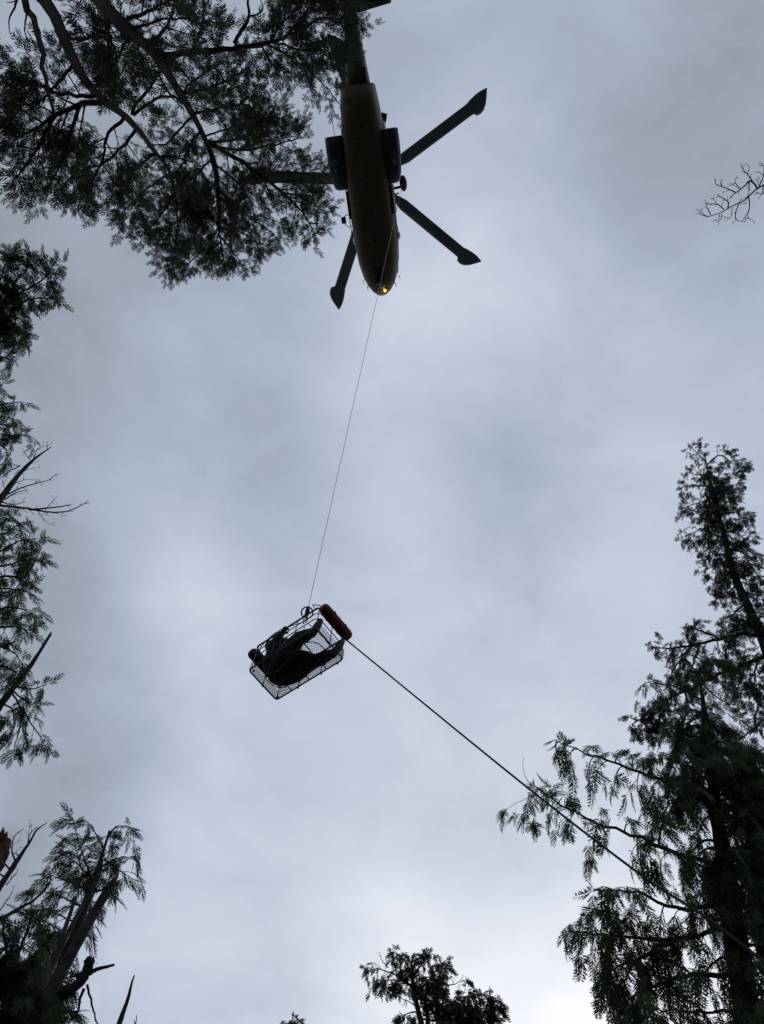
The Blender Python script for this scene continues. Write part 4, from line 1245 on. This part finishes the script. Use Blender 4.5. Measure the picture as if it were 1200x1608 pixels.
    for x, y, z0, z1 in ((-.43, -.12, BH - .02, .22), (-.50, .06, BH - .06, .40), (.02, -BW - .012, BH, BH - .16), (-.18, -BW - .012, BH, BH - .10)):
        Geo().tube([(x, y, z0), (x + .012, y + .01, (z0 + z1) / 2), (x + .005, y + .03, z1)], .005, 5).build('webbing', 'steel', B)


def remeshed(g, name, mat, parent, voxel, smooth_it=6):
    ob = g.build(name + '_src', mat, None)
    m = ob.modifiers.new('r', 'REMESH')
    m.mode = 'VOXEL'
    m.voxel_size = voxel
    m.use_smooth_shade = True
    s = ob.modifiers.new('s', 'SMOOTH')
    s.factor = .5
    s.iterations = smooth_it
    dg = bpy.context.evaluated_depsgraph_get()
    me = bpy.data.meshes.new_from_object(ob.evaluated_get(dg))
    src = ob.data
    bpy.data.objects.remove(ob)
    bpy.data.meshes.remove(src)
    me.name = name
    o = bpy.data.objects.new(name, me)
    COL.objects.link(o)
    if parent is not None:
        o.parent = parent
    return o


def build_person():
    Pn = thing('person', 'person in dark clothing sitting in the basket, knees bent, one fist on the rail', 'person', BK_POS, BK_ROT)
    g = Geo()

    def cap(pts, rs, sides=14):
        pts = np.asarray(pts, float)
        g.tube(smooth_path(pts, 12) if len(pts) > 2 else pts, np.interp(np.linspace(0, 1, 12), np.linspace(0, 1, len(rs)), rs) if len(pts) > 2 else rs, sides)
        for p, r in ((pts[0], rs[0]), (pts[-1], rs[-1])):
            g.ellipsoid(p, (r, r, r), 14, 8)
    # trunk: pelvis, waist, chest, neck, head
    g.ellipsoid((-.19, .045, .165), (.25, .27, .155), 20, 12)
    g.ellipsoid((-.14, .055, .105), (.38, .235, .095), 20, 12)
    g.ellipsoid((-.27, .03, .28), (.19, .255, .17), 20, 12)
    g.ellipsoid((-.33, .03, .30), (.25, .28, .21), 20, 12)
    g.ellipsoid((-.33, 0, .42), (.19, .255, .19), 20, 12)
    g.ellipsoid((-.37, 0, .53), (.14, .235, .12), 20, 12)
    cap([(-.385, 0, .58), (-.375, 0, .66)], [.065, .058])
    g.ellipsoid((-.355, 0, .765), (.098, .078, .115), 20, 14)
    g.ellipsoid((-.30, 0, .71), (.055, .055, .05), 14, 8)            # jaw
    g.ellipsoid((-.252, 0, .755), (.018, .013, .022), 10, 8)         # nose
    for s in (-1, 1):
        g.ellipsoid((-.355, s * .078, .76), (.018, .010, .03), 8, 6)  # ears
    # legs: thigh, knee, calf
    legs = {-1: [(-.17, -.10, .15), (.13, -.16, .33), (.40, -.20, .17)], 1: [(-.15, .15, .15), (.15, .185, .18), (.43, .20, .13)]}
    for s, (h, k, a) in legs.items():
        cap([h, (np.array(h) + k) / 2 + np.array([0, 0, .01]), k], [.135, .125, .10])
        cap([k, np.array(k) * .55 + np.array(a) * .45 + np.array([0, 0, -.012]), a], [.098, .092, .068])
    # arms: right fist on the rail, left hand resting on the knee
    arms = {-1: [(-.37, -.205, .53), (-.27, -.262, .38), (-.10, -.285, .50)], 1: [(-.37, .205, .53), (-.30, .25, .30), (-.06, .20, .31)]}
    for s, (sh, el, wr) in arms.items():
        cap([sh, (np.array(sh) + el) / 2, el], [.088, .076, .068])
        cap([el, (np.array(el) + wr) / 2, wr], [.066, .06, .044])
    body = remeshed(g, 'body', 'cloth', Pn, .0105, 5)
    # hands, gloved: palm, four fingers and a thumb each
    def hand(wr, d, n, grip):
        nonlocal g
        g = Geo()
        d = unit(np.asarray(d, float))
        n = unit(np.asarray(n, float) - d * (np.asarray(n, float) @ d))
        b = np.cross(n, d)
        wr = np.asarray(wr, float)
        R_ = np.stack([d, b, n], 1)
        g.ellipsoid(wr + d * .045, (.052, .042, .020), 14, 8, R_)
        for k, l in enumerate((.030, .034, .032, .026)):
            o = wr + d * .085 + b * (.030 - .020 * k)
            p1 = o + d * l * .6 - n * l * .8 * grip
            p2 = p1 - n * l * .9 * grip - d * l * .15 + d * l * (1 - grip)
            p3 = p2 - d * l * .8 * grip + d * l * .6 * (1 - grip) - n * .2 * l
            cap([o - d * .03, o, p1, p2, p3], [.0105, .0105, .010, .0095, .008], 8)
        o = wr + d * .03 + b * .036
        cap([o, o + b * .018 + d * .022 - n * .014, o + b * .006 + d * .048 - n * .036], [.013, .012, .009], 8)
        return remeshed(g, 'hand', 'boot', Pn, .0042, 2)
    hand((-.10, -.285, .50), (.55, -.10, .65), (-.5, -.1, .75), 1.0)
    hand((-.06, .20, .31), (.9, -.15, -.12), (0, 0, 1), .45)
    # boots
    for s, (h, k, a) in legs.items():
        g = Geo()
        a = np.array(a)
        sl = unit(a - np.array(k))
        cap([a - sl * .10, a, a + sl * .05], [.072, .07, .06])
        t = unit(np.array([.45, .05 * s, .75]))
        heel = a + sl * .065
        cap([heel - t * .05, heel + t * .05, heel + t * .15, heel + t * .19], [.052, .056, .054, .040])
        remeshed(g, 'boot', 'boot', Pn, .007, 4)
    # helmet with rim and chin strap
    g = Geo()
    rings = []
    for z, r in ((-.01, 1.06), (.0, 1.10), (.03, 1.08), (.07, .98), (.10, .80), (.125, .5), (.135, .1)):
        a = np.arange(22) * 2 * math.pi / 22
        rings.append(np.stack([-.36 + .115 * r * np.cos(a) + .008, .096 * r * np.sin(a), np.full(22, .785 + z)], 1))
    g.loft(rings)
    hm = g.build('helmet', 'helmet', Pn)
    Geo().tube([(-.345, -.092, .79), (-.32, -.075, .70), (-.29, 0, .655), (-.32, .075, .70), (-.345, .092, .79)], .006, 6).build('chin_strap', 'strap', hm)
    # face
    g = Geo()
    g.ellipsoid((-.285, 0, .755), (.040, .062, .062), 18, 12)
    g.ellipsoid((-.243, 0, .75), (.016, .012, .02), 10, 8)
    fc = g.build('face', 'skin', Pn)
    for s in (-1, 1):
        Geo().ellipsoid((-.252, s * .028, .77), (.008, .012, .007), 10, 6).build('eye', 'black', fc)
    Geo().ellipsoid((-.250, 0, .715), (.008, .022, .006), 10, 6).build('mouth', 'float', fc)


def build_hook_and_cable():
    top = bk((0, 0, 1.165))
    hw = HELI_M @ np.array([HOIST[0] + .05, HOIST[1] - .05, HOIST[2] - .30]) + np.array(HELI_POS)
    up = unit(hw - top)
    # hook assembly, its axis along the wire
    Hk = thing('hoist_hook', 'black wheel shaped hoist hook at the end of the wire above the basket', 'hook', top)
    x = unit(np.cross(up, np.array([.2, 1, .1])))
    y = np.cross(up, x)
    a = np.linspace(0, 2 * math.pi, 33)
    # hand wheel faces the camera's side of the basket
    vd = unit(EYE - (top + up * .13))
    ax = unit(np.cross(up, vd))
    vz = np.cross(vd, ax)
    view_n = unit(vd + up * .15)
    e1 = unit(np.cross(view_n, up))
    e2 = np.cross(e1, view_n)
    c = up * .18
    Geo().tube(c + np.outer(np.cos(a), e1) * .086 + np.outer(np.sin(a), e2) * .086, .0115, 8).build('hand_wheel', 'black', Hk)
    Geo().tube([c - e2 * .086, c + e2 * .03, c + e2 * .095], [.026, .034, .022], 10).build('hook_body', 'black', Hk)
    b = np.linspace(-.3, 3.9, 14)
    Geo().tube(up * .02 + np.outer(np.cos(b), x) * .035 + np.outer(np.sin(b), up) * -.035, .009, 6).build('hook_jaw', 'steel', Hk)
    Geo().tube([up * .04, up * .09], [.018, .022], 8).build('swivel', 'steel', Hk)
    top2 = top + up * .275
    n = 40
    P = top2 + (hw - top2) * np.linspace(0, 1, n)[:, None]
    base = top2
    g = Geo()
    g.tube(P - base, np.linspace(.0042, .012, n), 6)
    o = g.build('hoist_cable', 'cable')
    o.location = base
    tag(o, 'thin hoist wire running from the helicopter down to the basket hook', 'cable')


def build_tag_line():
    A = bk((BL - .005, BW - .02, BH - .06))
    ends = [at(*p, d) for p, d in (((800, 1214), 8.75), ((1000, 1369), 7.4), ((1200, 1511), 6.5))]
    G = ends[-1] + (ends[-1] - ends[-2]) * 1.0
    # keep going down to the forest floor with a little sag
    dirv = unit(ends[-1] - ends[-2])
    k = ends[-1][2] / -dirv[2] if dirv[2] < 0 else 6
    e = ends[-1] + dirv * k * .8
    e[2] = .02
    mid = ends[-1] * .5 + e * .5 + np.array([0, 0, -.25])
    P = smooth_path(np.array([A, *ends, mid, e]), 90)
    # a few loose coils on the ground
    a = np.linspace(0, 5.5 * math.pi, 60)
    coil = e + np.stack([.35 - .35 * np.cos(a) * (1 - a * .01), .35 * np.sin(a), .02 + a * .002], 1)
    P = np.vstack([P, coil[1:]])
    g = Geo()
    g.tube(P - A, .0105, 8)
    o = g.build('tag_line', 'rope')
    o.location = A
    tag(o, 'dark tag line rope stretched from the basket past the lower right branches', 'rope')
    # knot at the basket
    kn = Geo()
    kn.ellipsoid((0, 0, 0), (.022, .018, .02), 10, 8)
    kn.tube([(0, 0, 0), (.01, .012, -.05), (.0, .02, -.085)], [.008, .008, .006], 6)
    kn.build('knot', 'rope', o)


overhead_cedar()
left_cedars()
corner_trees()
far_trees()
right_trees()
build_helicopter()
build_basket()
build_person()
build_hook_and_cable()
build_tag_line()
